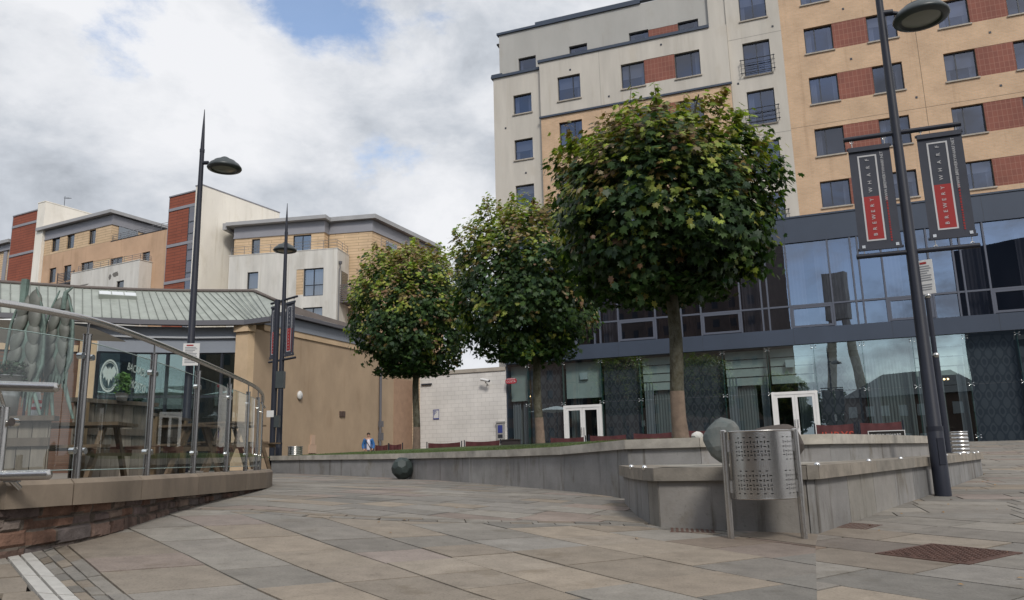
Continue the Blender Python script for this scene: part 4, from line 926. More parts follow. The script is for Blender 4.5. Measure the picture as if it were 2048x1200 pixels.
for k in range(8): m_.box(.98, 1.02, .6, 2.5, 13.4 + k * .18, 13.48 + k * .18); m_.box(.05, 1.0, .58, .62, 13.4 + k * .18, 13.48 + k * .18)
for y in (.6, 2.5): m_.box(.97, 1.03, y - .03, y + .03, 13.2, 14.85)
m_.build('balcony', mat('balcony_brown', (.13, .115, .12), .7), t2)
m_ = MB(); m_.tube([(.06, .35, 4), (.06, .35, 16.0), (.12, .4, 16.25), (.12, .4, 16.5)], .05, 6); m_.lathe([(.06, 0), (.14, .1), (.16, .3)], (.12, .4, 16.45), 8); m_.build('downpipe', M_rail, t2)
railing(t2, [(-9.9, .1), (-.1, .1), (-.1, 2.5)], 17.86, .75)
# boarded penthouse A, stepping back behind the balcony
pa = local(t2, at(*zB(1190, 390), 66)); xA, yA = pa.x, pa.y
wa = [(xA - 6.9, xA - 6.1, 17.9, 19.72), (xA - 2.92, xA - 1.22, 17.9, 19.76)]
m_ = MB(); facade(m_, xA - 8.6, xA, 17, 19.9, wa, yA, .1); m_.quad((xA, yA, 17), (xA, yA + 6, 17), (xA, yA + 6, 19.9), (xA, yA, 19.9)); m_.build('board_panel', M_yel, t2)
for k, (a, b, c, d) in enumerate(wa): window(t2, a, b, c, d, yA, (((a + b) / 2),) if k else (), (), M_frame, G_apt, None, fw=.08)
m_ = MB(); m_.box(xA - .02, xA + .04, yA + .9, yA + 2.6, 17.9, 19.7); m_.build('window', G_apt, t2)
m_ = MB(); m_.box(xA - 8.65, xA + .05, yA - .05, yA + 6, 19.9, 20.95); m_.box(xA - 8.68, xA + .08, yA - .08, yA + 6, 19.86, 19.96); m_.build('fascia', M_fasc, t2)
m_ = MB(); m_.box(xA - 9.2, xA + .35, yA - .6, yA + 6.5, 20.98, 21.3); m_.box(xA - 9.6, xA - 9.2, yA - .4, yA + 6.5, 20.7, 21.3); m_.build('roof', M_roofg, t2)
# penthouse B, further right
pb = local(t2, at(*zB(1515, 395), 66.3)); xB, yB = pb.x, pb.y
m_ = MB(); facade(m_, xB - 6, xB, 0, 20.0, [], yB); m_.build('board_panel', M_yel, t2)
m_ = MB(); dB = (Matrix.Rotation(-A2, 3, 'Z') @ Vector((math.sin(rad(24)), math.cos(rad(24)), 0))); eB = Vector((xB, yB, 0)) + dB * 12
m_.quad((xB, yB, 0), (eB.x, eB.y, 0), (eB.x, eB.y, 20.0), (xB, yB, 20.0)); m_.build('board_panel', M_yel, t2)
m_ = MB(); nB = Vector((dB.y, -dB.x, 0))
def wedgebox(mb, off, z0_, z1_, ovh=0):
    P = [Vector((xB - 6, yB - off, 0)), Vector((xB + off, yB - off, 0)) , eB + nB * off, Vector((xB - 6, eB.y, 0))]
    mb.prism([(p.x, p.y) for p in P], z0_, z1_)
wedgebox(m_, .05, 20.0, 21.0); wedgebox(m_, .08, 19.95, 20.05); m_.build('fascia', M_fasc, t2)
m_ = MB(); wedgebox(m_, .45, 21.02, 21.4); m_.build('roof', M_roofg, t2)
m_ = MB(); a = Vector((xB, yB, 0)) + dB * 2.2; b = a + dB * 1.8; m_.obox(a + nB * .03 + Vector((0, 0, 17.5)), b - a, nB * .03, (0, 0, 2.1)); m_.build('window', G_apt, t2)
m_ = MB(); a = Vector((xB, yB, 0)) + nB * .02; b = a + dB * 12; m_.obox(a + nB * 1.0 + Vector((0, 0, 10)), dB * 11, nB * -1.0, (0, 0, 8.3)); m_.build('brick_wall', M_tanb, t2)
railing(t2, [tuple((a + nB * .95)[:2]), tuple((b + nB * .95)[:2])], 18.3, .9)
m_ = MB(); m_.box(-9.9, -.1, .8, 6, 0, 17.7); m_.build('room_back', M_room, t2)

# ================================================================ bar with the copper roof
CP = at(480 + 105 / 3.43, 600 + 175 / 3.43, 32.0); CP.z = 0
AZT = rad(22.0); TROT = math.atan2(math.cos(AZT), math.sin(AZT))          # tan flank wall: local x runs away along it, local y points left/in
M_stone = mat('tan_stone', (.40, .30, .205), .9, .13, .9, .002, 40, stretch=(1, 1, .6))
M_pil = mat('buff_stone', (.56, .42, .275), .9, .12, 1.2, .002, 40)
for m0 in (M_stone, M_pil): weather(m0, (((1, 1, .06), 3.0, .58, .76, (.92, .89, .86)), ((1, 1, .35), 1.1, .54, .72, (.91, .89, .87)), ((1, 1, 1), 20, .58, .72, (.90, .89, .88))))
M_copper = mat('verdigris_copper', (.295, .320, .288), .6, .16, 1.2, stretch=(1, 1, .5))
weather(M_copper, (((1, 1, 1), 2.0, .5, .7, (.88, .90, .88)), ((.4, 1, 1), 9, .55, .7, (.86, .86, .84))))
M_cseam = mat('copper_seam', (.17, .185, .165), .6)
M_bfas = mat('blue_grey_fascia', (.225, .25, .29), .55, .06, 1.0)
M_gut = mat('gutter_grey', (.12, .12, .135), .5)
M_vlead = mat('brown_verge', (.115, .095, .085), .7, .15, 3)
B = thing('bar_building', 'low tan stone bar with a green copper roof and dark glass front', 'bar', tuple(CP), TROT)
L_ = lambda p: local(B, p)
k_ = 32.0 / 28.0
m_ = MB(); m_.box(0, 8.45 * k_, 0, .4, -.8, 5.5); m_.box(8.45 * k_, 13.4, .08, .4, -.8, 5.5); m_.build('flank_wall', M_stone, B)
m_ = MB(); m_.box(11.35, 13.35, .05, .079, -.8, 4.4); m_.build('brick_infill', mat('orange_brick', (.36, .235, .16), .9, .12, 3), B)
m_ = MB(); m_.box(.5, 13.4, -.06, .42, 5.502, 5.76); m_.build('wall_coping', M_pil, B)
m_ = MB(); m_.box(.45, 13.4, -.1, .5, 5.762, 6.28); m_.build('fascia', M_bfas, B)
m_ = MB(); m_.box(1.5, 13.6, -.34, .3, 6.3, 6.455); m_.build('gutter', M_gut, B)
m_ = MB(); m_.tube([(8.5 * k_, -.1, -.5), (8.5 * k_, -.1, 5.7)], .07, 8); m_.box(8.45 * k_, 8.65 * k_, -.2, -.02, 1.0, 1.4); m_.box(8.45 * k_, 8.65 * k_, -.2, -.02, 1.7, 2.0); m_.build('downpipe', M_gut, B)
def onflank(px, py): q = onplane(px, py, np.array(CP), AZT); return L_(q)
q = onflank(598, 791); m_ = MB(); m_.lathe([(.0, -.0), (.15, .0), (.17, .06), (.12, .12), (0.001, .13)], (0, 0, 0), 14)
m_.v = [(p[0] + q.x, -p[2] - .0, p[1] * 1.25 + q.z) for p in m_.v]; m_.build('alarm_box', M_signw, B)
for px in (681, 686.5):
    q = onflank(px, 828); m_ = MB(); m_.box(q.x - .1, q.x + .1, -.06, -.002, q.z - .13, q.z + .13); m_.build('wall_vent', mat('vent_brown', (.09, .06, .05), .7), B)
q = onflank(624, 895); m_ = MB(); m_.box(q.x - .26, q.x + .26, -.05, -.002, q.z - .25, q.z + .12); m_.box(q.x - .15, q.x + .15, -.06, -.003, q.z + .125, q.z + .55); m_.build('wall_patch', mat('patch_pink', (.52, .37, .27), .9), B)
# corner pier
fp = [L_(onz(px, 900, -1.0)) for px in (495, 535)]
PF = L_(at(497, 660, 31.75)); PF.z = 0; PC = Vector((0, 0, 0))
m_ = MB(); dpf = (PC - PF); m_.obox(PF + Vector((0, 0, -.8)), dpf, Vector((-.05, .6, 0)), (0, 0, 6.15)); m_.obox(PF - dpf.normalized() * .12 + Vector((0, -.1, 5.36)), dpf * 1.2, Vector((-.05, .7, 0)), (0, 0, .3)); m_.build('corner_pier', M_pil, B)
# curved front: eave and ridge points from left to right
ZE, ZR = 5.83, 7.9
EP = [(-420, 596), (-200, 612), (-60, 622), (60, 628), (165, 633), (280, 639), (390, 641), (490, 640), (541, 633)]
RP = [(-460, 520), (-220, 547), (-60, 562), (60, 570), (165, 577), (270, 581.5), (350, 583.5), (430, 584), (509, 584)]
E_ = [L_(onz(a, b, ZE)) for a, b in EP]; R_ = [L_(onz(a, b, ZR)) for a, b in RP]
m_ = MB(); m_.smooth = False
def subdiv(P, n): 
    o = []
    for i in range(len(P) - 1): o += [P[i].lerp(P[i + 1], j / n) for j in range(n)]
    return o + [P[-1]]
Es, Rs = subdiv(E_, 1), subdiv(R_, 1); n = len(Es)
m_.add(Es + Rs, [[i, i + 1, n + i + 1, n + i] for i in range(n - 1)])
_pn = (Es[-2] - Es[-1]).cross(Rs[-1] - Es[-1]); _r = Matrix.Rotation(-TROT, 3, 'Z') @ Vector(ray(551, 603)); _o = Matrix.Rotation(-TROT, 3, 'Z') @ (-B.location)
VV = _o + _r * (_pn.dot(Es[-1] - _o) / _pn.dot(_r))
m_.add([Es[-1], VV, Rs[-1]], [[0, 1, 2]])
m_.build('copper_roof', M_copper, B)
m_ = MB(); E3, R3 = subdiv(E_, 6), subdiv(R_, 6)
for a, b in zip(E3, R3): m_.tube([a + Vector((0, 0, .03)), b + Vector((0, 0, .02))], .017, 4)
m_.build('roof_seams', M_cseam, B)
def onlocal(px, py, yl):
    r_ = Matrix.Rotation(-TROT, 3, 'Z') @ Vector(ray(px, py)); o_ = Matrix.Rotation(-TROT, 3, 'Z') @ (-B.location); return o_ + r_ * ((yl - o_.y) / r_.y)
H1, H2 = onlocal(593, 617, 1.0), onlocal(706, 656, 1.2)
m_ = MB(); m_.add([(1.9, -.34, 6.46), (13.6, -.34, 6.46), H2, H1, VV], [[0, 1, 2, 3, 4]]); m_.build('side_roof', M_vlead, B)
m_ = MB(); m_.tube([r + Vector((0, 0, .05)) for r in R_] + [VV + Vector((0, 0, .05)), H1, H2], .09, 6); m_.build('ridge_capping', M_vlead, B)
m_ = MB()
for i in range(n - 1):
    d_ = (Es[i + 1] - Es[i]); nn = Vector((-d_.y, d_.x, 0)).normalized()
    if nn.dot(Rs[i] - Es[i]) < 0: nn = -nn
    m_.obox(Es[i] + Vector((0, 0, -.2)) - nn * .06, d_, nn * .3, (0, 0, .2))
m_.build('gutter', M_gut, B)
def inset(i, t_, back):
    a, b = Es[i], Es[i + 1]; d_ = b - a; nn = Vector((-d_.y, d_.x, 0)).normalized()
    if nn.dot(Rs[i] - a) < 0: nn = -nn
    return a.lerp(b, t_) + nn * back
def strip_front(mb, i0, t0, i1, t1, z0_, z1_, back, th=.1):
    pts = [inset(i0, t0, back)] + [inset(k, 1.0, back) for k in range(i0, i1)] + [inset(i1, t1, back)]
    for a, b in zip(pts[:-1], pts[1:]):
        d_ = b - a
        if d_.length < .02: continue
        nn = Vector((-d_.y, d_.x, 0)).normalized()
        if nn.dot(Rs[i0] - Es[i0]) < 0: nn = -nn
        mb.obox((a.x, a.y, z0_), (d_.x, d_.y, 0), nn * th, (0, 0, z1_ - z0_))
    return pts
m_ = MB(); strip_front(m_, 0, 0, 6, .95, 5.22, 5.62, .45); m_.build('fascia', M_bfas, B)
m_ = MB(); strip_front(m_, 0, 0, 6, .95, 5.14, 5.215, .38, .2); m_.build('fascia_trim', mat('trim_pale', (.42, .44, .47), .5), B)
m_ = MB(); strip_front(m_, 4, .30, 6, .95, 4.55, 5.135, .5); m_.build('window_head', M_bfas, B)
G_bar = glassmat('bar_glass', (.66, .76, .74), .30, gcol=(.62, .80, .80), wave=.002)
m_ = MB(); gp = strip_front(m_, 4, .30, 6, .95, -.5, 4.54, .62, .02); m_.build('glazing', G_bar, B)
m_ = MB()
for i, t_ in ((4, .32), (4, .95), (5, .5), (6, .02), (6, .5), (6, .93)):
    p = inset(i, t_, .58); m_.box(p.x - .05, p.x + .05, p.y - .05, p.y + .05, -.5, 4.54)
strip_front(m_, 4, .30, 6, .95, 2.7, 2.8, .57, .08); strip_front(m_, 4, .30, 6, .95, 4.5, 4.55, .57, .08); m_.build('mullion', M_frame, B)
M_bk = brickmat('brown_brick', (.17, .085, .055), (.14, .068, .043), (.10, .075, .06), .225, .075, .011, .5, .9)
m_ = MB(); strip_front(m_, 0, 0, 3, .97, -.6, 5.1, .6, .3); m_.build('brick_wall', M_bk, B)
m_ = MB(); strip_front(m_, 3, .98, 4, .28, -.6, 5.05, .45, .4); strip_front(m_, 2, .15, 3, .95, 4.5, 4.75, .52, .1); m_.build('stone_pier', M_pil, B)
m_ = MB(); strip_front(m_, 4, .3, 6, .95, -.5, 5.1, 4.2, .1); m_.build('room_back', M_room, B)
m_ = MB(); strip_front(m_, 4, .3, 6, .95, -.4, .9, 2.5, .6); m_.build('bar_counter', mat('bar_wood2', (.11, .065, .04), .5), B)
m_ = MB(); 
for i, t_, z in ((4, .6, 3.2), (5, .2, 3.3), (5, .7, 3.2), (6, .3, 3.1)):
    p = inset(i, t_, 2.0); m_.box(p.x - .5, p.x + .5, p.y - .05, p.y + .05, z - .4, z + .35)
m_.build('menu_board', mat('board_blue', (.09, .14, .19), .6), B)
# window lettering and round bat emblem
M_vinyl = mat('frosted_vinyl', (.42, .48, .45), .7)
m_ = MB(); a, b = inset(4, .35, .60), inset(5, .9, .60); ud = (b - a).normalized()
def onfront(px, py):
    r = Vector(ray(px, py)); r = Matrix.Rotation(-TROT, 3, 'Z') @ r; o = Matrix.Rotation(-TROT, 3, 'Z') @ (-B.location); nn = Vector((-ud.y, ud.x, 0)); tt = nn.dot(a - o) / nn.dot(r); return o + r * tt
o1 = onfront(274, 741); nn_ = Vector((ud.y, -ud.x, 0)); nn_ = nn_ if nn_.dot(L_(Vector((0, 0, 0))) - a) > 0 else -nn_
tl = ud * .9 + Vector((0, 0, -.42)); tu = Vector((0, 0, 1)) + ud * .12
text_faces(m_, 'BACARDI', o1 + nn_ * .14, tl, tu, .42, 'CENTER', 1.0, .42); o2 = onfront(276, 774); text_faces(m_, 'MOJITO', o2 + nn_ * .14, tl, tu, .44, 'CENTER', 1.0, .42)
c = onfront(219, 752) + nn_ * .10
def ring(mb, c, r0, r1, n=40, sx=.5):
    v = []
    for k in range(n):
        q = 6.2832 * k / n; v += [c + ud * math.cos(q) * r0 * sx + Vector((0, 0, math.sin(q) * r0)), c + ud * math.cos(q) * r1 * sx + Vector((0, 0, math.sin(q) * r1))]
    mb.add(v, [[2 * k, 2 * k + 1, (2 * k + 3) % (2 * n), (2 * k + 2) % (2 * n)] for k in range(n)])
ring(m_, c, .58, .66); ring(m_, c, .52, .545)
half = [(0, .28), (.06, .38), (.1, .25), (.3, .40), (.5, .16), (.42, .04), (.40, -.12), (.28, -.02), (.2, -.2), (.1, -.12), (.0, -.42)]
bat = half + [(-x_, z_) for x_, z_ in half[::-1] if x_ > 0]
m_.add([c + ud * x_ * .5 + Vector((0, 0, z_)) for x_, z_ in bat], [list(range(len(bat)))]); m_.build('window_lettering', M_vinyl, B)
# skylights
for (x0, y0), (x1, y1) in (((197, 599), (273, 603)), ((-40, 582), (22, 588))):
    pts = []
    def onroof(px, py):
        for i in range(n - 1):
            a_, b_, c_ = Es[i], Es[i + 1], Rs[i]; nn = (b_ - a_).cross(c_ - a_); r = Matrix.Rotation(-TROT, 3, 'Z') @ Vector(ray(px, py)); o = Matrix.Rotation(-TROT, 3, 'Z') @ (-B.location)
            tt = nn.dot(a_ - o) / nn.dot(r); h = o + r * tt; s1 = (h - a_).dot((b_ - a_).normalized()) / (b_ - a_).length
            if -.1 <= s1 <= 1.1: return h
        return h
    a_, b_ = onroof(x0, y0), onroof(x1, y1); rd = (b_ - a_); up_ = (Rs[4] - Es[4]).normalized(); nz_ = rd.normalized().cross(up_); nz_ = nz_ if nz_.z > 0 else -nz_
    m_ = MB(); m_.obox(a_ - nz_ * .05, rd, up_ * .75, nz_ * .28); f = m_.build('skylight', M_copper, B)
    m_ = MB()
    for k in range(3): m_.obox(a_ + rd * (k / 3 + .015) + up_ * .06 + nz_ * .232, rd * (1 / 3 - .03), up_ * .62, nz_ * .012)
    m_.build('pane', mat('skylight_pane', (.62, .65, .66), .25), f)
# ================================================================ street lamps and banners
M_pole = mat('pole_paint', (.018, .021, .033), .5, .12, 3, spec=.35)
M_pole2 = mat('lamp_hood_paint', (.045, .055, .058), .40, .10, 5)
M_lens = mat('lamp_lens', (.25, .26, .23), .25)
M_ban = mat('banner_cloth', (.040, .045, .062), .75, .10, 6)
M_banred = mat('banner_red', (.30, .022, .022), .75)
M_banwhite = mat('banner_white', (.50, .50, .51), .75)
def lamp(label, x, y, zb, hz, head_az, arm_az=None, arms=None):
    """hz: height of the luminaire's middle above the base"""
    t = thing('street_lamp', label, 'street lamp', (x, y, zb), 0, 'tall dark street lamps on the square'); top = hz + .42
    m_ = MB(); m_.tube([(0, 0, -.2), (0, 0, .9), (0, 0, .92), (0, 0, top)], [.108, .106, .096, .052], 14)
    m_.tube([(0, 0, .88), (0, 0, .94)], .109, 14); m_.tube([(0, 0, top - .05), (0, 0, top + .03)], .058, 12); m_.box(-.045, .045, -.111, -.09, .42, .78); m_.build('pole', M_pole, t)
    m_ = MB(); m_.tube([(0, 0, top + .03), (0, 0, top + .6), (0, 0, top + 1.06)], [.048, .03, .007], 10); m_.build('spike', M_pole, t)
    hx, hy = .56 * math.cos(head_az), .56 * math.sin(head_az)
    m_ = MB(); m_.tube([(0, 0, hz + .1), (hx * .3, hy * .3, hz + .1)], .05, 8); m_.tube([(hx * .2, hy * .2, hz + .1), (hx * .55, hy * .55, hz + .05)], .032, 8); m_.build('bracket', M_pole, t)
    m_ = MB(); m_.lathe([(.30, -.1), (.385, -.075), (.40, -.05), (.39, -.02), (.34, .05), (.26, .105), (.25, .125), (.17, .165), (.10, .185), (.095, .21), (.05, .235), (.001, .24)], (hx, hy, hz), 32)
    m_.lathe([(.30, -.1), (.28, -.07), (.27, -.065)], (hx, hy, hz), 32); h = m_.build('lamp_head', M_pole2, t)
    m_ = MB(); m_.lathe([(.272, -.066), (.2, -.088), (.1, -.098), (.001, -.1)], (hx, hy, hz), 24); m_.build('lens', M_lens, h)
    if arms:
        for z, a, b in arms:
            m_ = MB(); d = Vector((math.cos(arm_az), math.sin(arm_az), 0)); m_.tube([d * a + Vector((0, 0, z)), d * b + Vector((0, 0, z))], .037, 10); m_.build('banner_arm', M_pole, t)
    return t
def banner(label, lamp_t, az, a, b, z0_, z1_, armlo, armhi, tilt=0.0):
    d = Vector((math.cos(az), math.sin(az), 0)); c = lamp_t.location + d * ((a + b) / 2); w_ = (b - a); h = z1_ - z0_
    t = thing('banner', label, 'banner', (c.x, c.y, z0_ + lamp_t.location.z), az, 'black and red advertising banners on lamp posts')
    m_ = MB(); nx_, nz_ = 6, 14; rr = random.Random(int(z0_ * 100 + a * 70)); ph = rr.uniform(0, 6)
    yy = lambda u, v: .012 * math.sin(u * 3 + ph + v * 2.2) * math.sin(math.pi * v)
    m_.smooth = True; vs = [(-w_ / 2 + w_ * i / nx_, yy(i / nx_, j / nz_), h * j / nz_) for j in range(nz_ + 1) for i in range(nx_ + 1)]
    q = nx_ + 1; m_.add(vs, [[j * q + i, j * q + i + 1, (j + 1) * q + i + 1, (j + 1) * q + i] for j in range(nz_) for i in range(nx_)]); cl = m_.build('cloth', M_ban, t)
    P = lambda x, z, e=.006: (x, yy((x + w_ / 2) / w_, z / h) - e, z)
    def patch(mb, x0, x1, z0__, z1__, e):
        k = max(1, int((z1__ - z0__) / .12))
        for j in range(k): za_, zb_ = z0__ + (z1__ - z0__) * j / k, z0__ + (z1__ - z0__) * (j + 1) / k; mb.quad(P(x0, za_, e), P(x1, za_, e), P(x1, zb_, e), P(x0, zb_, e))
    fx0, fx1, fz0, fz1, fzm = -w_ * .30, w_ * .16, h * .075, h * .925, h * .51
    m_ = MB()
    for x0, x1, c_, d_ in ((fx0, fx0 + .022, fz0, fz1), (fx1 - .022, fx1, fz0, fz1), (fx0 + .022, fx1 - .022, fz0, fz0 + .022), (fx0 + .022, fx1 - .022, fz1 - .022, fz1)): patch(m_, x0, x1, c_, d_, .005)
    xm = (fx0 + fx1) / 2 + .0
    for k, ch in enumerate('BREWERY'): text_faces(m_, ch, P(xm, h * .135 + k * h * .0568, .011), (0, 0, 1), (-1, 0, 0), .076, 'CENTER')
    for k, ch in enumerate('WHARF'): text_faces(m_, ch, P(xm, h * .575 + k * h * .0755, .011), (0, 0, 1), (-1, 0, 0), .076, 'CENTER')
    text_faces(m_, 'WWW.BREWERYWHARF.NET', P(w_ * .285, h * .945, .008), (0, 0, 1), (-1, 0, 0), .058, 'RIGHT', 1.0); m_.build('lettering', M_banwhite, cl)
    m_ = MB(); patch(m_, fx0 + .022, fx1 - .022, fz0 + .022, fzm, .0045)
    rr = random.Random(3); z = h * .06
    while z < h * .5: l_ = rr.uniform(.02, .035); patch(m_, w_ * .265, w_ * .305, z, z + l_, .006); z += l_ + .014
    m_.build('red_print', M_banred, cl)
    m_ = MB()
    for z in (0, h): m_.tube([(-w_ / 2 - .02, 0, z), (w_ / 2 + .02, 0, z)], .022, 8)
    m_.build('batten', M_ban, t) if False else None
    for z in (0, h): m_ = MB(); m_.tube([(-w_ / 2 - .02, 0, z), (w_ / 2 + .02, 0, z)], .022, 8); m_.box(-w_ / 2, w_ / 2, -.028, .018, *((h - .05, h + .02) if z else (-.02, .07))); m_.build('batten', M_ban, t)
    m_ = MB()
    for x in (-w_ / 2 + .06, w_ / 2 - .06):
        for z, zz_ in ((h + .02, armhi - z0_), (-.02, armlo - z0_)):
            m_.tube([(x, 0, z), (x, 0, zz_)], .007, 5); zc = (z + zz_) / 2 + (.02 if z > 0 else -.03)
            m_.tube([(x + .024 * math.cos(k * .7854), 0, zc + .024 * math.sin(k * .7854)) for k in range(9)], .006, 5)
        m_.box(x - .022, x + .022, -.036, -.028, .012, .056)
    m_.build('hook', M_steel, t)
    return t
lr = lamp('tall dark street lamp with two big banners at the right, rising out of the picture', 5.85, 11.0, -.66, 7.19, rad(-12), rad(-19), ((5.31, -.74, .86), (3.46, -.74, .88)))
ll = lamp('tall dark street lamp without banners behind the glass railing', -7.38, 17.6, -.42, 7.42, rad(0))
lm = lamp('tall dark street lamp with two slim banners in front of the tan wall', -7.65, 25.5, -.30, 7.56, rad(109), rad(-43), ((5.64, -.82, .82), (3.62, -.82, .82)))
banner('black and red banner hung on the left side of the near lamp post', lr, rad(-19), -.69, -.115, 3.56, 5.14, 3.46, 5.31)
banner('black and red banner hung on the right side of the near lamp post', lr, rad(-19), .26, .85, 3.62, 5.20, 3.46, 5.31)
banner('slim dark banner hung on the left side of the far lamp post', lm, rad(-43), -.78, -.28, 3.73, 5.50, 3.62, 5.64)
banner('slim dark banner hung on the right side of the far lamp post', lm, rad(-43), .16, .70, 3.73, 5.50, 3.62, 5.64)
# notices and thin posts
def notice(label, c, rz, w_, h):
    t = thing('notice_sign', label, 'sign', c, rz, 'white notices on posts'); m_ = MB(); m_.box(-w_ / 2, w_ / 2, -.008, .008, 0, h); m_.build('board', M_signw, t)
    m_ = MB(); m_.box(-w_ * .3, w_ * .12, -.012, -.0085, h * .88, h * .94); m_.build('red_print', M_banred, t)
    m_ = MB(); rr = random.Random(5)
    for z in np.linspace(.12, .8, 11):
        if .3 < z < .36: continue
        m_.box(-w_ * .38, w_ * rr.uniform(.1, .38), -.012, -.0085, h * z, h * (z + .03))
    m_.build('small_print', mat('print_grey', (.25, .26, .28), .7), t); return t
q = at(1857, 588, 10.9); notice('white printed notice beside the near lamp post, below its banner', (q.x, q.y, q.z), rad(-40), .20, .50)
q = at(381, 731, 17.3); notice('white printed notice on the lamp post behind the glass railing', (q.x, q.y, q.z), rad(4), .36, .50)
t = thing('sign_post', 'slim dark post standing behind the near lamp, beside the steel bin', 'post', tuple(at(1896, 905, 19.5) + Vector((0, 0, -.45))))
m_ = MB(); m_.tube([(0, 0, 0), (0, 0, 2.85)], .085, 10); m_.tube([(0, 0, 2.85), (0, 0, 4.35)], .062, 10); m_.build('pole', M_pole, t)
for y_, z_ in ((-.05, 2.85), (-.03, 4.38)): m_ = MB(); m_.ball((0, y_, z_), .078, 8); m_.build('fitting', M_steel, t)
b = at(543, 932, 24.0); t = thing('sign_post', 'slim dark post with small boxes next to the far lamp post', 'post', tuple(b))
zt = at(546, 600, 24.0).z - b.z
m_ = MB(); m_.tube([(0, 0, -.3), (0, 0, zt)], .085, 10); m_.build('pole', M_pole, t)
z = at(550, 760, 24).z - b.z; m_ = MB(); m_.box(.06, .30, -.12, .12, z - .26, z + .26); m_.build('box', M_pole2, t); m_ = MB(); z = at(550, 843, 24).z - b.z; m_.box(.05, .2, -.1, .1, z - .18, z + .18); m_.build('box', M_pole2, t)
z = at(540, 828, 24).z - b.z; m_ = MB(); m_.box(-.18, .04, -.10, -.086, z - .1, z + .1); m_.build('plate', M_signw, t)

# ================================================================ clipped maples on the lawn
M_leaf = bpy.data.materials.new('maple_leaf'); M_leaf.use_nodes = True; n_ = M_leaf.node_tree; b_ = n_.nodes['Principled BSDF']
a_ = nd(n_, 'ShaderNodeAttribute', attribute_name='col'); n_.links.new(a_.outputs['Color'], b_.inputs['Base Color']); b_.inputs['Roughness'].default_value = .42; b_.inputs['Specular IOR Level'].default_value = .22
tl_ = nd(n_, 'ShaderNodeBsdfTranslucent'); tm = nd(n_, 'ShaderNodeVectorMath', operation='MULTIPLY'); tm.inputs[1].default_value = (1.2, 1.4, .5); n_.links.new(a_.outputs['Color'], tm.inputs[0]); n_.links.new(tm.outputs[0], tl_.inputs[0])
ms_ = nd(n_, 'ShaderNodeMixShader', i_0=.34); n_.links.new(b_.outputs[0], ms_.inputs[1]); n_.links.new(tl_.outputs[0], ms_.inputs[2]); n_.links.new(ms_.outputs[0], n_.nodes['Material Output'].inputs['Surface'])
M_bark = mat('mossy_bark', (.060, .052, .028), .95, .45, 8, .02, 22, vcol=(.13, .125, .10))
weather(M_bark, (((1, 1, .35), 10, .50, .62, (.55, .52, .46)), ((1, 1, 1), 40, .52, .66, (.7, .7, .66))))
M_bark2 = mat('bare_bark', (.20, .145, .11), .9, .25, 8, .006, 30)
M_twig = mat('twig', (.12, .09, .05), .9)
LEAF = [(0, -.32), (.10, -.30), (.34, -.42), (.28, -.18), (.56, -.05), (.36, .06), (.44, .34), (.20, .24), (.13, .36), (0, .66), (-.13, .36), (-.20, .24), (-.44, .34), (-.36, .06), (-.56, -.05), (-.28, -.18), (-.34, -.42), (-.10, -.30)]
def add_leaf(mb, c, nrm, size, rr, droop=None):
    nrm = nrm.normalized(); d = droop if droop is not None else Vector((0, 0, -1)); t_ = d - nrm * d.dot(nrm)
    if t_.length < .05: t_ = Vector((1, 0, 0)) - nrm * nrm.x
    t_.normalize(); q = rr.uniform(-.7, .7); s_ = nrm.cross(t_); ty = t_ * math.cos(q) + s_ * math.sin(q); tx = ty.cross(nrm); fold = rr.uniform(.05, .28)
    mb.add([c + (tx * x + ty * y - nrm * (abs(x) * fold + max(0, y) * .18)) * size for x, y in LEAF], [list(range(18))])
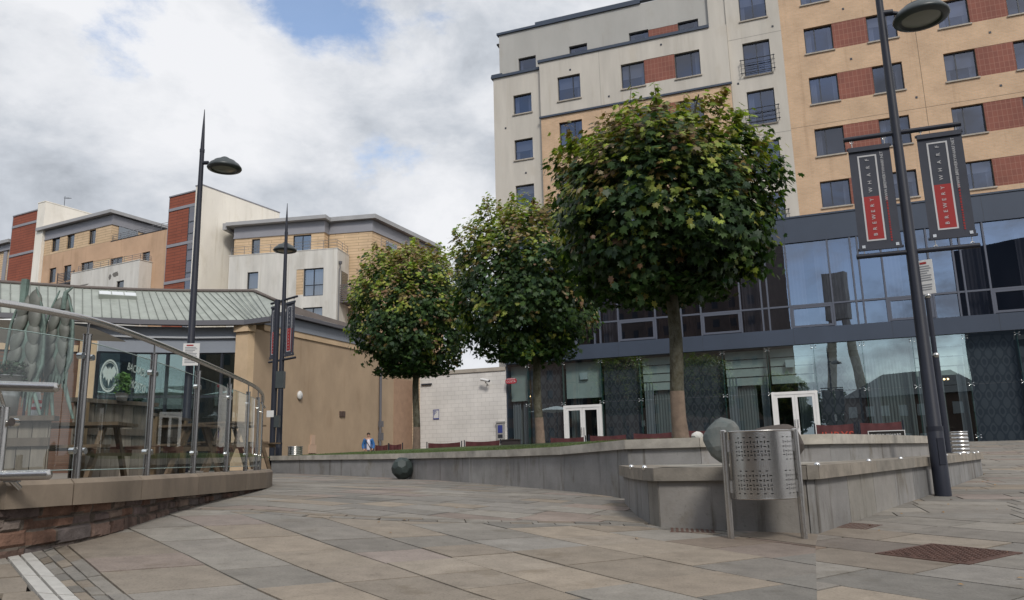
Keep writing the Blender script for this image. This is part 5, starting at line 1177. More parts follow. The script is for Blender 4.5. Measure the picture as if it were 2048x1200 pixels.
def tree(label, base, cx, cz, rx, rz, nleaf, seed, trunk_r, lean=0.0, yellow=.30, light=1.0):
    rr = random.Random(seed); t = thing('maple_tree', label, 'tree', base, 0, 'clipped round maples on the lawn')
    cen = Vector((cx - base[0], 0, cz - base[2])); zb = cen.z - rz
    m_ = MB(); ts = []
    for k in range(9):
        f = k / 8; ts.append((lean * f * (1 - .3 * f) + .02 * math.sin(f * 9 + seed), .015 * math.cos(f * 7), -.12 + (zb + .9 + .12) * f))
    rs = [trunk_r * (1.22 if k == 0 else 1.06 - .035 * k) for k in range(9)]
    # scraped foot of the trunk below, mossy bark above
    hs = zb * .30; k0 = max(1, min(3, round((hs + .12) / (zb + 1.02) * 8)))
    m_.tube(ts[k0:], rs[k0:], 14)
    tip = Vector(ts[-1])
    for k in range(9):
        a = 6.283 * k / 9 + rr.uniform(-.3, .3); e = Vector((math.cos(a) * rx * rr.uniform(.45, .8), math.sin(a) * rx * rr.uniform(.45, .8), rr.uniform(.6, 1.5) * rz)); mid = tip + e * .5 + Vector((0, 0, .15))
        m_.tube([tip - Vector((0, 0, .3)), mid, tip + e], [trunk_r * .5, trunk_r * .3, trunk_r * .1], 7)
    m_.build('trunk', M_bark, t)
    m_ = MB(); m_.tube(ts[:k0 + 1], [r_ * 1.01 for r_ in rs[:k0 + 1]], 14); m_.build('trunk_foot', M_bark2, t)
    # crown: a clipped drum with rounded shoulders, hollowed and ragged by noise
    m_ = MB()
    def shape(d):
        """distance from the middle to the clipped surface in direction d"""
        p = 2.6; r_ = (abs(d.x / rx) ** p + abs(d.y / rx) ** p + abs(d.z / (rz * (1.0 if d.z > 0 else .98))) ** p) ** (-1 / p)
        h = math.hypot(d.x, d.y)
        k = .075 * math.sin(5 * math.atan2(d.y, d.x) + seed + 3 * d.z) + .065 * math.sin(9 * math.atan2(d.y, d.x) - 4 * d.z + seed * 2) + .04 * math.sin(11 * d.z + seed * 1.7 + 3 * d.x)
        return r_ * (.95 + k * (1.0))
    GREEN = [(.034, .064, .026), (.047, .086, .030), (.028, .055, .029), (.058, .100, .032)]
    YEL = [(.20, .25, .05), (.25, .30, .06), (.16, .21, .045), (.27, .26, .07)]  # young yellow-green, brightened in the colour for light on the crown top
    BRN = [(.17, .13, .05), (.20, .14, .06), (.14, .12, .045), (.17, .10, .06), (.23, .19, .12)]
    # clumps of young growth scattered over the outside, thicker towards the top, partly to paint light there
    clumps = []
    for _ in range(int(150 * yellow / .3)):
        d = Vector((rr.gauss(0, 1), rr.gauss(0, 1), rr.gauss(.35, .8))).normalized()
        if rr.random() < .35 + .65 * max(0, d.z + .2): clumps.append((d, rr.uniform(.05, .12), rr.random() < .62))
    # foliage grows in sprays: a spray of leaves round each twig end, so that light and dark clumps and small gaps form
    n_done = 0
    while n_done < nleaf:
        d = Vector((rr.gauss(0, 1), rr.gauss(0, 1), rr.gauss(0, 1))).normalized(); R_s = shape(d); deep_ = rr.random() < .22
        f = rr.uniform(.55, .86) if deep_ else 1 - abs(rr.gauss(0, .055)) + (rr.uniform(.0, .07) if rr.random() < .22 else 0)
        c0 = cen + d * (R_s * f); out = Vector((d.x / rx, d.y / rx, d.z / rz)).normalized(); kk0 = rr.uniform(.72, 1.35)
        near = next((c_ for c_ in clumps if (c_[0] - d).length < c_[1]), None) if f > .90 else None
        topq = max(0, d.z + .02) * 1.05; r_ = rr.random()  # more young tones on top: new growth, plus top light put into colour
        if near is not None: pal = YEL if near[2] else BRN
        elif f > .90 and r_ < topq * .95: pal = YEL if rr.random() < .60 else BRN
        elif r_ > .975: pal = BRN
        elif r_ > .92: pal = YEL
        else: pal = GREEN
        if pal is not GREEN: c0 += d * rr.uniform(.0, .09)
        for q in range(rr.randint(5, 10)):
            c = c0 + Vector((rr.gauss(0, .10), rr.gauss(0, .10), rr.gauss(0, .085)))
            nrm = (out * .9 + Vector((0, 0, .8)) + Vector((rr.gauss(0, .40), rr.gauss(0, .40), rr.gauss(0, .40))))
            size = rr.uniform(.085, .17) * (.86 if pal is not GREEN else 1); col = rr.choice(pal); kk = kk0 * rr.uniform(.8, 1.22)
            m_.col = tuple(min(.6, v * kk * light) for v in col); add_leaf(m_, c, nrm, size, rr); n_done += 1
    # ragged skirt under the crown
    for k in range(int(nleaf * .05)):
        a = rr.uniform(0, 6.283); r_ = rx * rr.uniform(.15, .66); c = cen + Vector((math.cos(a) * r_, math.sin(a) * r_, -rz * rr.uniform(.90, 1.04)))
        m_.col = tuple(v * rr.uniform(.7, 1.2) for v in rr.choice(GREEN)); add_leaf(m_, c, Vector((rr.gauss(0, .5), rr.gauss(0, .5), 1)), rr.uniform(.10, .16), rr)
    # upright shoots
    tw = MB()
    for k in range(int(36 + 90 * yellow)):
        while True:
            d = Vector((rr.gauss(0, 1), rr.gauss(0, 1), rr.gauss(.75, .7))).normalized()
            if d.z > -.05: break
        p = cen + d * shape(d) * .95; l_ = rr.uniform(.25, .78) * (.45 + .45 * max(0, d.z)); e = p + (d * .45 + Vector((rr.gauss(0, .1), rr.gauss(0, .1), .9))).normalized() * l_
        tw.tube([p - d * .15, (p + e) / 2 + Vector((rr.gauss(0, .015), rr.gauss(0, .015), 0)), e], [.009, .006, .004], 4)
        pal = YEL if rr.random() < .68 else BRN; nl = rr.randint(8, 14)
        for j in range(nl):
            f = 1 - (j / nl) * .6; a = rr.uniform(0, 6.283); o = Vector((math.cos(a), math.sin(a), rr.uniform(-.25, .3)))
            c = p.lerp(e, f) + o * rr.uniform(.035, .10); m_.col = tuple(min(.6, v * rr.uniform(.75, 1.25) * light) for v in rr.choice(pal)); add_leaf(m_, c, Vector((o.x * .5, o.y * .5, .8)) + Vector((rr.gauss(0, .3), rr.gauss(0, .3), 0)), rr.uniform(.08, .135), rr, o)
    m_.cur = 1; m_.col = (.1, .1, .05); m_.smooth = True; m_.add(tw.v, tw.f); cr_ = m_.build('crown', [M_leaf, M_twig], t)
    return t
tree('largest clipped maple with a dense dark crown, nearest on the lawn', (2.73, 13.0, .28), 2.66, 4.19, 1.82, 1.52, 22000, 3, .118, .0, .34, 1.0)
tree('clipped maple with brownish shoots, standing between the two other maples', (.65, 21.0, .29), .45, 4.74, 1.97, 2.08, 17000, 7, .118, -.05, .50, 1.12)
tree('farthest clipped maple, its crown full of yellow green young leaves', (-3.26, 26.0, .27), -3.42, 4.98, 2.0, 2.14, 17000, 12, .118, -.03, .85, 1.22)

# ================================================================ steel litter bins
def metal_tube(mb, p, q, r): mb.tube([p, q], r, 14)
bz = gz(2.08, 6.75)
t = thing('litter_bin', 'brushed steel litter bin with slotted drum hung between two posts', 'litter bin', (2.085, 6.75, bz), rad(-2))
zt_ = .18 - bz
for s_ in (-1, 1):
    m_ = MB(); m_.tube([(s_ * .302, 0, -.05), (s_ * .302, 0, zt_ - .004)], .028, 16); m_.lathe([(.028, zt_ - .004), (.022, zt_ + .004), (.001, zt_ + .005)], (s_ * .302, 0, 0), 16); m_.build('post', M_steel, t)
r_, z0_, z1_ = .262, .18 - .57 - bz, zt_ - .012
m_ = MB(); N = 236; rows = 74; rr = random.Random(1)
# basket-weave slots cut through the sheet: a cell is missing where a slot runs
def slot_cells():
    hole = set()
    for lo in (6, 42):
        for ri in range(6):
            for ci in range(59):
                col = ci * 4; ang = col / N * 360; r0 = lo + round(ri * 4.7)
                if any(abs((ang - a0 + 180) % 360 - 180) < 10 for a0 in (283, 13, 103, 193)): continue
                if (ri + ci) % 2 == 0: hole |= {(r0, (col + d) % N) for d in (-1, 0, 1)}
                elif 0 < ri < 5: hole |= {(r0 + d, col) for d in (-1, 0, 1)}
    return hole
hole = slot_cells(); vs = []
for j in range(rows + 1):
    for i in range(N): q = 2 * math.pi * i / N; vs.append((r_ * math.cos(q), r_ * math.sin(q), z0_ + (z1_ - z0_) * j / rows))
m_.smooth = True; m_.add(vs, [[j * N + i, j * N + (i + 1) % N, (j + 1) * N + (i + 1) % N, (j + 1) * N + i] for j in range(rows) for i in range(N) if (j, i) not in hole])
m_.lathe([(r_, z1_), (r_ + .006, z1_ + .004), (r_ + .006, z1_ - .006), (r_, z1_ - .01)], (0, 0, 0), 64); m_.lathe([(r_ + .0015, z0_ + .012), (r_ + .004, z0_), (r_ - .004, z0_)], (0, 0, 0), 64)
m_.build('drum', M_steel, t)
m_ = MB(); m_.lathe([(r_ - .012, z0_ + .01), (r_ - .012, z1_ - .03)], (0, 0, 0), 40); m_.lathe([(.001, z0_ + .01), (r_ - .012, z0_ + .01)], (0, 0, 0), 40); m_.build('liner', mat('bin_liner', (.02, .02, .022), .7), t)
for s_ in (-1, 1):
    for z in (z0_ + .1, z1_ - .12): m_ = MB(); m_.box(min(s_ * .256, s_ * .285), max(s_ * .256, s_ * .285), -.02, .02, z - .05, z + .05); m_.build('hinge', M_steel, t)
# rust run-off on the paving under the posts is part of the slabs' own wear
def ringed_bin(label, c, r_, h):
    t = thing('litter_bin', label, 'litter bin', c, 0); m_ = MB(); prof = []
    for k in range(9): z = h * k / 9; prof += [(r_, z), (r_, z + h / 9 - .02), (r_ - .012, z + h / 9 - .015), (r_ - .012, z + h / 9 - .004)]
    prof += [(r_ + .008, h), (r_ + .008, h + .03), (r_ - .02, h + .03), (r_ - .03, h - .05)]; m_.lathe(prof, (0, 0, 0), 30); m_.build('drum', M_steel, t)
    m_ = MB(); m_.lathe([(.001, h - .15), (r_ - .025, h - .15)], (0, 0, 0), 20); m_.build('liner', MATS['bin_liner'], t); return t
q = at(1922, 905, 21.0); ringed_bin('ribbed round steel bin behind the ledge near the slim post', (q.x, q.y, q.z - .35), .215, .35 + .52)
q = at(590, 912, 25.8); ringed_bin('ribbed round steel bin in front of the tan wall beside the far lamp post', (q.x, q.y, q.z - .3), .235, .58)

# ================================================================ carved stone balls
def rock(name, label, cat, c, sx, sy, sz, seed, m, cuts, sub=3, group=None):
    rr = random.Random(seed); bm = bmesh.new(); bmesh.ops.create_icosphere(bm, subdivisions=sub, radius=1.0)
    for _ in range(cuts):
        n = Vector((rr.gauss(0, 1), rr.gauss(0, 1), rr.gauss(0, 1))).normalized(); d = rr.uniform(.80, .93)
        for v in bm.verts:
            e = v.co.dot(n) - d
            if e > 0: v.co -= n * e
    t = thing(name, label, cat, c, 0, group); me = bpy.data.meshes.new('stone')
    for v in bm.verts: v.co = Vector((v.co.x * sx, v.co.y * sy, v.co.z * sz))
    bm.to_mesh(me); bm.free(); me.materials.append(m); o = bpy.data.objects.new('stone', me); C.objects.link(o); o.parent = t; return t
M_ball = mat('greenish_granite', (.065, .092, .095), .75, .35, 3.5, .004, 30, vcol=(.155, .158, .15))
M_ball2 = mat('brown_boulder', (.075, .062, .055), .9, .3, 5, .01, 20)
M_ball3 = mat('dark_green_bronze', (.028, .040, .038), .6, .5, 4, .003, 25)
q = at(1444, 876, 8.45); rock('stone_ball', 'greenish weathered stone ball resting on the ledge, left of the slotted bin', 'stone ball', (q.x, q.y, ZL + .258), .212, .215, .262, 21, M_ball, 26)
q = at(1553, 868, 8.7); rock('boulder', 'brown rounded boulder on the ledge, hidden behind the slotted bin', 'boulder', (q.x, q.y, ZL + .20), .31, .28, .245, 5, M_ball2, 18)
q = at(1394, 873, 10.6); rock('white_stone', 'small pale stone lying on the wall coping left of the stone ball', 'stone', (q.x, q.y, ZT + .035), .085, .08, .06, 9, mat('pale_stone', (.55, .54, .51), .8, .1, 6), 9, 2)
bm = bmesh.new(); bmesh.ops.create_icosphere(bm, subdivisions=1, radius=1.0)
bmesh.ops.bevel(bm, geom=bm.verts[:], offset=.36, offset_type='OFFSET', segments=1, affect='VERTICES')
q = at(805, 934, 17.55); zg = gz(q.x, q.y)
t = thing('polyhedron_ball', 'dark green faceted ball on the paving against the long low wall', 'faceted ball', (q.x, q.y, zg + .238))
me = bpy.data.meshes.new('facets')
rm = Matrix.Rotation(.5, 3, 'X') @ Matrix.Rotation(.3, 3, 'Y')
for v in bm.verts: v.co = rm @ v.co.normalized() * .245
bm.to_mesh(me); bm.free(); me.materials.append(M_ball3); o = bpy.data.objects.new('facets', me); C.objects.link(o); o.parent = t

# ================================================================ maroon windbreaks on the hotel terrace
M_maroon = mat('maroon_canvas', (.085, .024, .026), .8, .22, 4)
M_orange = mat('print_orange', (.45, .06, .035), .8)
def onfac(px, py, off): return onplane(px, py, H_P + np.array(Matrix.Rotation(HROT, 3, 'Z') @ Vector((0, off, 0))), HA)
def windbreak(label, pl, pr, off, h=.92, txt=None, frame_txt=None):
    a, b = onfac(*pl, off), onfac(*pr, off); zt = (a.z + b.z) / 2; d = b - a; d.z = 0; ln = d.length; rz = math.atan2(d.y, d.x)
    t = thing('windbreak', label, 'windbreak', (a.x, a.y, zt - h), rz, 'maroon canvas windbreaks in front of the hotel')
    for x in (-.06, ln + .06):
        m_ = MB(); m_.tube([(x, 0, 0), (x, 0, h + .04)], .028, 8); m_.lathe([(.17, 0), (.17, .02), (.03, .03)], (x, 0, 0), 14); m_.build('post', M_pole, t)
    m_ = MB(); m_.smooth = True; nx_ = 16; vs = []; rr = random.Random(int(pl[0])); ph = rr.uniform(0, 6)
    for j in range(5):
        for i in range(nx_ + 1):
            u, v = i / nx_, j / 4; sag = .045 * math.sin(math.pi * u) * v; vs.append((ln * u, .03 * math.sin(u * 9 + ph) * (1 - v * .6) + .015 * math.sin(u * 23), .08 + (h - .1) * v - sag))
    q_ = nx_ + 1; m_.add(vs, [[j * q_ + i, j * q_ + i + 1, (j + 1) * q_ + i + 1, (j + 1) * q_ + i] for j in range(4) for i in range(nx_)]); cv = m_.build('canvas', M_maroon, t)
    if txt: m_ = MB(); text_faces(m_, txt[0], (ln * txt[2], -.06, h * txt[3]), (1, 0, 0), (0, 0, 1), txt[1], 'CENTER', 1.05); m_.build('lettering', M_orange if not frame_txt else M_signw, cv)
    if frame_txt:
        m_ = MB(); x0, x1, z0_, z1_ = frame_txt
        for e in ((x0, x1, z0_, z0_ + .03), (x0, x1, z1_ - .03, z1_), (x0, x0 + .03, z0_ + .03, z1_ - .03), (x1 - .03, x1, z0_ + .03, z1_ - .03)): m_.box(e[0], e[1], -.062, -.055, e[2], e[3])
        m_.build('printed_frame', M_signw, cv); m_ = MB(); m_.box(x0 + .03, x1 - .03, -.057, -.052, z0_ + .03, z1_ - .03); m_.build('printed_panel', M_dark, cv)
    return t
wo = -5.2
windbreak('maroon canvas windbreak panel beside the person in blue, left one', (750, 890), (776, 887.5), wo)
windbreak('maroon canvas windbreak panel beside the person in blue, right one', (779, 888), (803, 886.5), wo)
windbreak('maroon canvas windbreak below the parking sign on the white wing', (856, 885.5), (921, 883), wo)
windbreak('maroon canvas windbreak with faint orange print left of the middle maple trunk', (931, 882.5), (999, 879), wo, txt=('JURYS INN', .30, .5, .30))
windbreak('maroon canvas windbreak right beside the middle maple trunk', (1101, 876), (1168, 871.5), wo)
windbreak('maroon canvas windbreak before the white double door, between the two near maples', (1180, 871.5), (1252, 867), wo)
windbreak('maroon canvas windbreak just left of the near maple trunk', (1267, 867.5), (1343, 862), wo)
windbreak('maroon canvas windbreak mostly hidden behind the near maple and stone ball', (1372, 861), (1440, 857), wo)
windbreak('maroon canvas windbreak with bold red lettering, just right of the slotted steel bin', (1632, 849.5), (1706, 845), wo, txt=('JURYS', .46, .56, .45))
windbreak('maroon canvas windbreak with a white framed black print, left of the near lamp post', (1720, 846), (1802, 840.5), wo, txt=('BREWERY WHARF', .155, .53, .40), frame_txt=(.25, 1.62, .24, .56))
q = onfac(1022, 884, wo); t = thing('trough_planter', 'low dark trough at the corner of the white wing', 'planter', (q.x, q.y, q.z - .35), HROT)
m_ = MB(); m_.box(-.42, .42, -.2, .2, 0, .42); m_.box(-.45, .45, -.23, .23, .421, .46); m_.build('trough', mat('trough_dark', (.035, .028, .028), .8), t)
m_ = MB(); m_.box(-.4, .4, -.18, .18, .461, .48); m_.build('soil', mat('soil', (.03, .022, .016), 1), t)
# ================================================================ person
def skin_body(name, verts, edges, radii, m, parent, sub=2, root=0, flat=None):
    me = bpy.data.meshes.new(name); me.from_pydata(verts, edges, []); ob = bpy.data.objects.new(name, me); C.objects.link(ob)
    md = ob.modifiers.new('skin', 'SKIN'); md.use_smooth_shade = True
    sv = me.skin_vertices[0].data
    for i, r_ in enumerate(radii): sv[i].radius = r_ if isinstance(r_, tuple) else (r_, r_); sv[i].use_root = (i == root)
    ss = ob.modifiers.new('sub', 'SUBSURF'); ss.levels = sub; ss.render_levels = sub
    dg = bpy.context.evaluated_depsgraph_get(); nm = bpy.data.meshes.new_from_object(ob.evaluated_get(dg)); bpy.data.objects.remove(ob)
    nm.materials.clear(); nm.materials.append(m); nm.polygons.foreach_set('use_smooth', [True] * len(nm.polygons))
    o = bpy.data.objects.new(name, nm); C.objects.link(o)
    if parent is not None: o.parent = parent
    return o
M_skin = mat('skin', (.42, .25, .18), .6); M_hair = mat('hair', (.035, .022, .015), .7); M_jkt = mat('blue_jacket', (.03, .13, .34), .7, .2, 12); M_tee = mat('white_shirt', (.62, .60, .66), .8); M_jean = mat('navy_trousers', (.018, .022, .042), .8); M_strap = mat('bag_strap', (.04, .03, .03), .7)
pp = at(737, 866, 37.6); H_ = 1.72
t = thing('person', 'man in a bright blue jacket and pale shirt with a cross body bag, walking', 'person', (pp.x, pp.y, pp.z - H_), rad(8))
V_ = [(0, 0, .92), (0, .01, 1.12), (0, .0, 1.32), (0, .0, 1.44), (0, -.01, 1.50), (0, -.015, 1.58), (0, -.02, 1.655),
      (-.17, 0, 1.40), (-.25, .03, 1.14), (-.20, -.09, .95), (-.17, -.13, .90), (.17, 0, 1.40), (.25, .03, 1.14), (.20, -.09, .95), (.17, -.13, .90),
      (-.095, 0, .86), (-.11, -.04, .48), (-.10, .05, .09), (-.11, -.11, .04), (.095, 0, .86), (.11, .02, .48), (.11, .10, .10), (.12, -.05, .04)]
E_b = [(0, 1), (1, 2), (2, 3), (3, 4), (4, 5), (5, 6), (3, 7), (7, 8), (8, 9), (9, 10), (3, 11), (11, 12), (12, 13), (13, 14), (0, 15), (15, 16), (16, 17), (17, 18), (0, 19), (19, 20), (20, 21), (21, 22)]
R_b = [(.15, .1), (.14, .09), (.165, .1), (.10, .075), (.055, .055), (.07, .085), (.075, .09), .06, .045, .035, .03, .06, .045, .035, .03, .085, .06, .04, .035, .085, .06, .04, .035]
body = skin_body('body', V_, E_b, R_b, M_skin, t)
skin_body('jacket', [(0, 0, .90), (0, .01, 1.12), (0, 0, 1.32), (0, 0, 1.42), (-.17, 0, 1.40), (-.26, .03, 1.14), (-.21, -.08, .95), (.17, 0, 1.40), (.26, .03, 1.14), (.21, -.08, .95)], [(0, 1), (1, 2), (2, 3), (3, 4), (4, 5), (5, 6), (3, 7), (7, 8), (8, 9)], [(.19, .12), (.175, .115), (.19, .12), (.13, .09), .085, .075, .062, .085, .075, .062], M_jkt, t)
skin_body('shirt', [(.01, -.10, .88), (.01, -.105, 1.12), (.01, -.105, 1.32), (.0, -.07, 1.43)], [(0, 1), (1, 2), (2, 3)], [(.095, .055), (.095, .055), (.09, .05), (.06, .04)], M_tee, t)
skin_body('trousers', [(0, 0, .92), (-.095, 0, .82), (-.11, -.04, .48), (-.10, .05, .09), (.095, 0, .82), (.11, .02, .48), (.11, .10, .11)], [(0, 1), (1, 2), (2, 3), (0, 4), (4, 5), (5, 6)], [(.16, .11), .105, .078, .062, .105, .078, .062], M_jean, t)
m_ = MB(); m_.ball((0, .005, 1.665), .093, 14, .9, 1.08, .86); hb = len(m_.v); m_.v = [(x, y + (.035 if z < 1.66 else 0), max(z, 1.60)) for x, y, z in m_.v]; m_.build('hair', M_hair, t)
m_ = MB()
for s_ in (-1, 1): m_.ball((s_ * .028, -.098, 1.615), .009, 6)
m_.build('eyes', M_dark, t)
m_ = MB(); m_.ball((0, -.112, 1.59), .016, 6, .7, 1, 1.2)
for s_ in (-1, 1): m_.ball((s_ * .075, -.01, 1.60), .02, 6, .5, .8, 1.3)
m_.build('nose_and_ears', M_skin, t)
m_ = MB(); m_.tube([(-.14, -.06, 1.43), (-.06, -.155, 1.28), (.08, -.165, 1.06), (.19, -.1, .93)], .016, 6); m_.box(.17, .28, -.12, .10, .74, .96); m_.build('shoulder_bag', M_strap, t)
m_ = MB()
for x, y in ((-.11, -.06), (.12, .02)): m_.ball((x, y - .02, .04), .075, 10, .62, 1.6, .55)
m_.build('shoes', M_dark, t)

# ================================================================ left: coping wall, glass railing, handrails
RAILPX = [(-110, 566, 4.85), (0, 600, 5.12), (100, 620, 5.45), (200, 642, 5.95), (310, 680, 7.0), (400, 720, 8.4), (480, 757, 10.3), (510, 770, 11.4), (522, 779, 12.3), (526.5, 790, 13.3), (525, 803, 15.0)]
RP_ = [at(*p) for p in RAILPX]
ZRAIL = 1.10
path = [Vector((p.x, p.y)) for p in RP_]
def catmull(P, n=6):
    o = []
    for i in range(len(P) - 1):
        p0, p1, p2, p3 = P[max(i - 1, 0)], P[i], P[i + 1], P[min(i + 2, len(P) - 1)]
        for j in range(n):
            s_ = j / n; o.append(.5 * ((2 * p1) + (-p0 + p2) * s_ + (2 * p0 - 5 * p1 + 4 * p2 - p3) * s_ ** 2 + (-p0 + 3 * p1 - 3 * p2 + p3) * s_ ** 3))
    return o + [P[-1]]
cp = catmull(path)
zc = lambda y: -.075 - .035 * min(1, max(0, (y - 5) / 8))
M_sand = mat('sandstone_coping', (.345, .27, .19), .88, .28, 2.2, .003, 45, stretch=(1, 1, .6), attr='col')
t = thing('brick_wall', 'old rough brick wall with a thick sandstone coping under the glass railing', 'wall', (-3.2, 6.5, -.5))
# outer line of the coping runs a hand outside the posts
out_ = offset([tuple(p) for p in cp], -.20); back_ = offset([tuple(p) for p in cp], .22); chm = offset([tuple(p) for p in cp], -.17)
keep = [i for i, p in enumerate(cp) if 5.12 < p.y]; keepw = [i for i, p in enumerate(cp) if 4.9 < p.y]
m_ = MB(); rr = random.Random(3); blk = 0
st_ = keep[0]
for i in keep[:-1]:
    if (i - st_) % 7 == 0: c_ = rr.choice([(.205, .165, .125), (.195, .158, .124), (.215, .172, .130)]); kk = rr.uniform(.92, 1.08); m_.col = tuple(v * kk for v in c_)
    y0, y1 = cp[i].y, cp[i + 1].y; zt0, zt1 = zc(y0), zc(y1); zb0, zb1 = zt0 - .175 - .09 * min(1, max(0, (y0 - 5.5) / 7)), zt1 - .175 - .09 * min(1, max(0, (y1 - 5.5) / 7)); e = .03
    g0 = .012 if (i - st_) % 7 == 0 and i != st_ else 0
    L0, L1 = [Vector((*p[i], 0)) for p in (out_, chm, back_)], [Vector((*p[i + 1], 0)) for p in (out_, chm, back_)]
    if g0: L0 = [a.lerp(b, g0 / max(.05, (b - a).length)) for a, b in zip(L0, L1)]
    A = [(L0[0].x, L0[0].y, zb0), (L0[0].x, L0[0].y, zt0 - e), (L0[1].x, L0[1].y, zt0), (L0[2].x, L0[2].y, zt0), (L0[2].x, L0[2].y, zb0)]
    Bq = [(L1[0].x, L1[0].y, zb1), (L1[0].x, L1[0].y, zt1 - e), (L1[1].x, L1[1].y, zt1), (L1[2].x, L1[2].y, zt1), (L1[2].x, L1[2].y, zb1)]
    m_.add(A + Bq, [[k, (k + 1) % 5, 5 + (k + 1) % 5, 5 + k] for k in range(5)])
    if g0 or i == st_: m_.add(A, [[0, 1, 2, 3, 4]])
    if (i + 1 - st_) % 7 == 0 or i == keep[-2]: m_.add(Bq, [[4, 3, 2, 1, 0]])
m_.build('coping', M_sand, t, True)
m_ = MB(); bw = offset([tuple(p) for p in cp], -.13); rr = random.Random(8)
# rough face: a fine sheet pushed in and out stone by stone, each stone with its own tone, mortar between
import mathutils.noise as mn
cols_ = []; dist_ = 0.0
for i in keepw[:-1]:
    a, b = Vector(bw[i]), Vector(bw[i + 1]); ln = (b - a).length; st = .018 if a.y < 9 else .04; k = max(1, int(ln / st))
    for j in range(k): cols_.append((a.lerp(b, j / k), (b - a).normalized(), dist_ + ln * j / k))
    dist_ += ln
cols_.append((Vector(bw[keepw[-1]]), cols_[-1][1], dist_))
rows_ = []; z = -1.0
while z < .1: h_ = rr.uniform(.06, .115); rows_.append((z, z + h_)); z += h_
cuts_ = []
for _ in rows_:
    x = rr.uniform(-.2, 0); c_ = [x]
    while x < dist_ + .5: x += rr.uniform(.13, .36); c_.append(x)
    cuts_.append(c_)
STONE = [(.135, .085, .068), (.155, .105, .085), (.115, .085, .078), (.17, .125, .10), (.12, .10, .095), (.15, .085, .06), (.185, .15, .13)]
tone_ = {}
def masonry(u, z):
    u += mn.noise(Vector((u * 3, z * 5, 1))) * .025; z += mn.noise(Vector((u * 2.2, z * 3, 7))) * .02
    ri = next((i for i, (p, q) in enumerate(rows_) if p <= z < q), 0); p, q = rows_[ri]; ci = next((i for i in range(len(cuts_[ri]) - 1) if cuts_[ri][i] <= u < cuts_[ri][i + 1]), 0); l, r = cuts_[ri][ci], cuts_[ri][ci + 1]
    e = min(z - p, q - z, u - l, r - u); key = (ri, ci)
    if key not in tone_: k = rr.uniform(.75, 1.25); tone_[key] = (tuple(v * k for v in rr.choice(STONE)), rr.uniform(-.012, .014))
    return e, tone_[key]
nr = 26; vs = []; grid = []
for p, tt, u in cols_:
    nrm = Vector((tt.y, -tt.x)); ztop_ = zc(p.y) - .12; zbot = gz(p.x, p.y) - .08
    for j in range(nr + 1):
        z = zbot + (ztop_ - zbot) * j / nr; e, (c_, o_) = masonry(u, z); d = (o_ if e > .009 else -.016) + mn.noise(Vector((p.x * 22, p.y * 22, z * 22))) * .006 + mn.noise(Vector((p.x * 2.3, p.y * 2.3, z * 4))) * .015
        vs.append((p.x + nrm.x * d, p.y + nrm.y * d, z)); grid.append((u, z))
m_.v = vs
for i in range(len(cols_) - 1):
    for j in range(nr):
        q_ = [i * (nr + 1) + j, (i + 1) * (nr + 1) + j, (i + 1) * (nr + 1) + j + 1, i * (nr + 1) + j + 1]
        u, z = (grid[q_[0]][0] + grid[q_[2]][0]) / 2, (grid[q_[0]][1] + grid[q_[2]][1]) / 2; e, (c_, o_) = masonry(u, z)
        m_.f.append(q_); m_.m.append(0); m_.sm.append(False); m_.c.append(c_ if e > .008 else (.105, .085, .07))
M_rub = weather(mat('rubble_stone', (.15, .1, .08), .95, .35, 8.0, .01, 60, attr='col', detail=9), (((1, 1, .7), 3.0, .52, .68, (.62, .58, .56)),))
m_.build('brickwork', M_rub, t, True)
# terrace behind the coping
M_terr = mat('terrace_paving', (.17, .15, .125), .9, .25, 2.5)
m_ = MB(); tb = [tuple(p) for p in offset([tuple(p) for p in cp], .215)]
poly = [p for p in tb if p[1] > 5.0] + [(-9, 22), (-22, 30), (-22, 4.0), (-5, 4.0)]
m_.add([(x, y, -.16) for x, y in poly], [list(range(len(poly)))]); m_.build('terrace', M_terr)['kind'] = 'structure'
# railing
t = thing('glass_balustrade', 'curved glass balustrade with round steel posts and a polished handrail', 'balustrade', (-3.3, 7.0, -.08))
m_ = MB(); m_.tube([(p.x, p.y, ZRAIL) for p in cp] + [(cp[-1].x - .05, cp[-1].y + .3, ZRAIL - .03)], .026, 16); m_.build('handrail', M_steel, t, True)
def near_px(px, Y): 
    q = at(px, 700, Y); return min(cp, key=lambda p: abs(p.x / p.y - q.x / q.y) * 30 + abs(p.y - Y))
posts = [at(173, 700, 5.83), at(309, 700, 7.0), at(398, 720, 8.37), at(460, 760, 9.85), at(497, 780, 11.0), at(516.5, 790, 12.0), at(523.5, 795, 13.0), at(524.5, 800, 14.6)]
posts = [Vector((p.x, p.y)) for p in posts]
M_steel2 = mat('post_steel', (.30, .295, .29), .26, .10, 6, .0006, 120, metal=1.0, stretch=(40, 40, 1))
for p in posts:
    m_ = MB(); z0_ = zc(p.y) - .01; m_.tube([(p.x, p.y, z0_), (p.x, p.y, .985)], .029, 16); po = m_.build('post', M_steel2, t, True)
    m_ = MB(); m_.tube([(p.x, p.y, .985), (p.x, p.y, .992)], .034, 16); m_.tube([(p.x, p.y, .99), (p.x, p.y, ZRAIL)], .009, 8); m_.build('cap', M_steel2, po, True)
def nearest_i(p): return min(range(len(cp)), key=lambda i: (cp[i] - p).length)
ends = [Vector(path[0])] + posts
M_g = glassmat('railing_glass', (.86, .91, .90), .075, gcol=(.95, 1, 1))
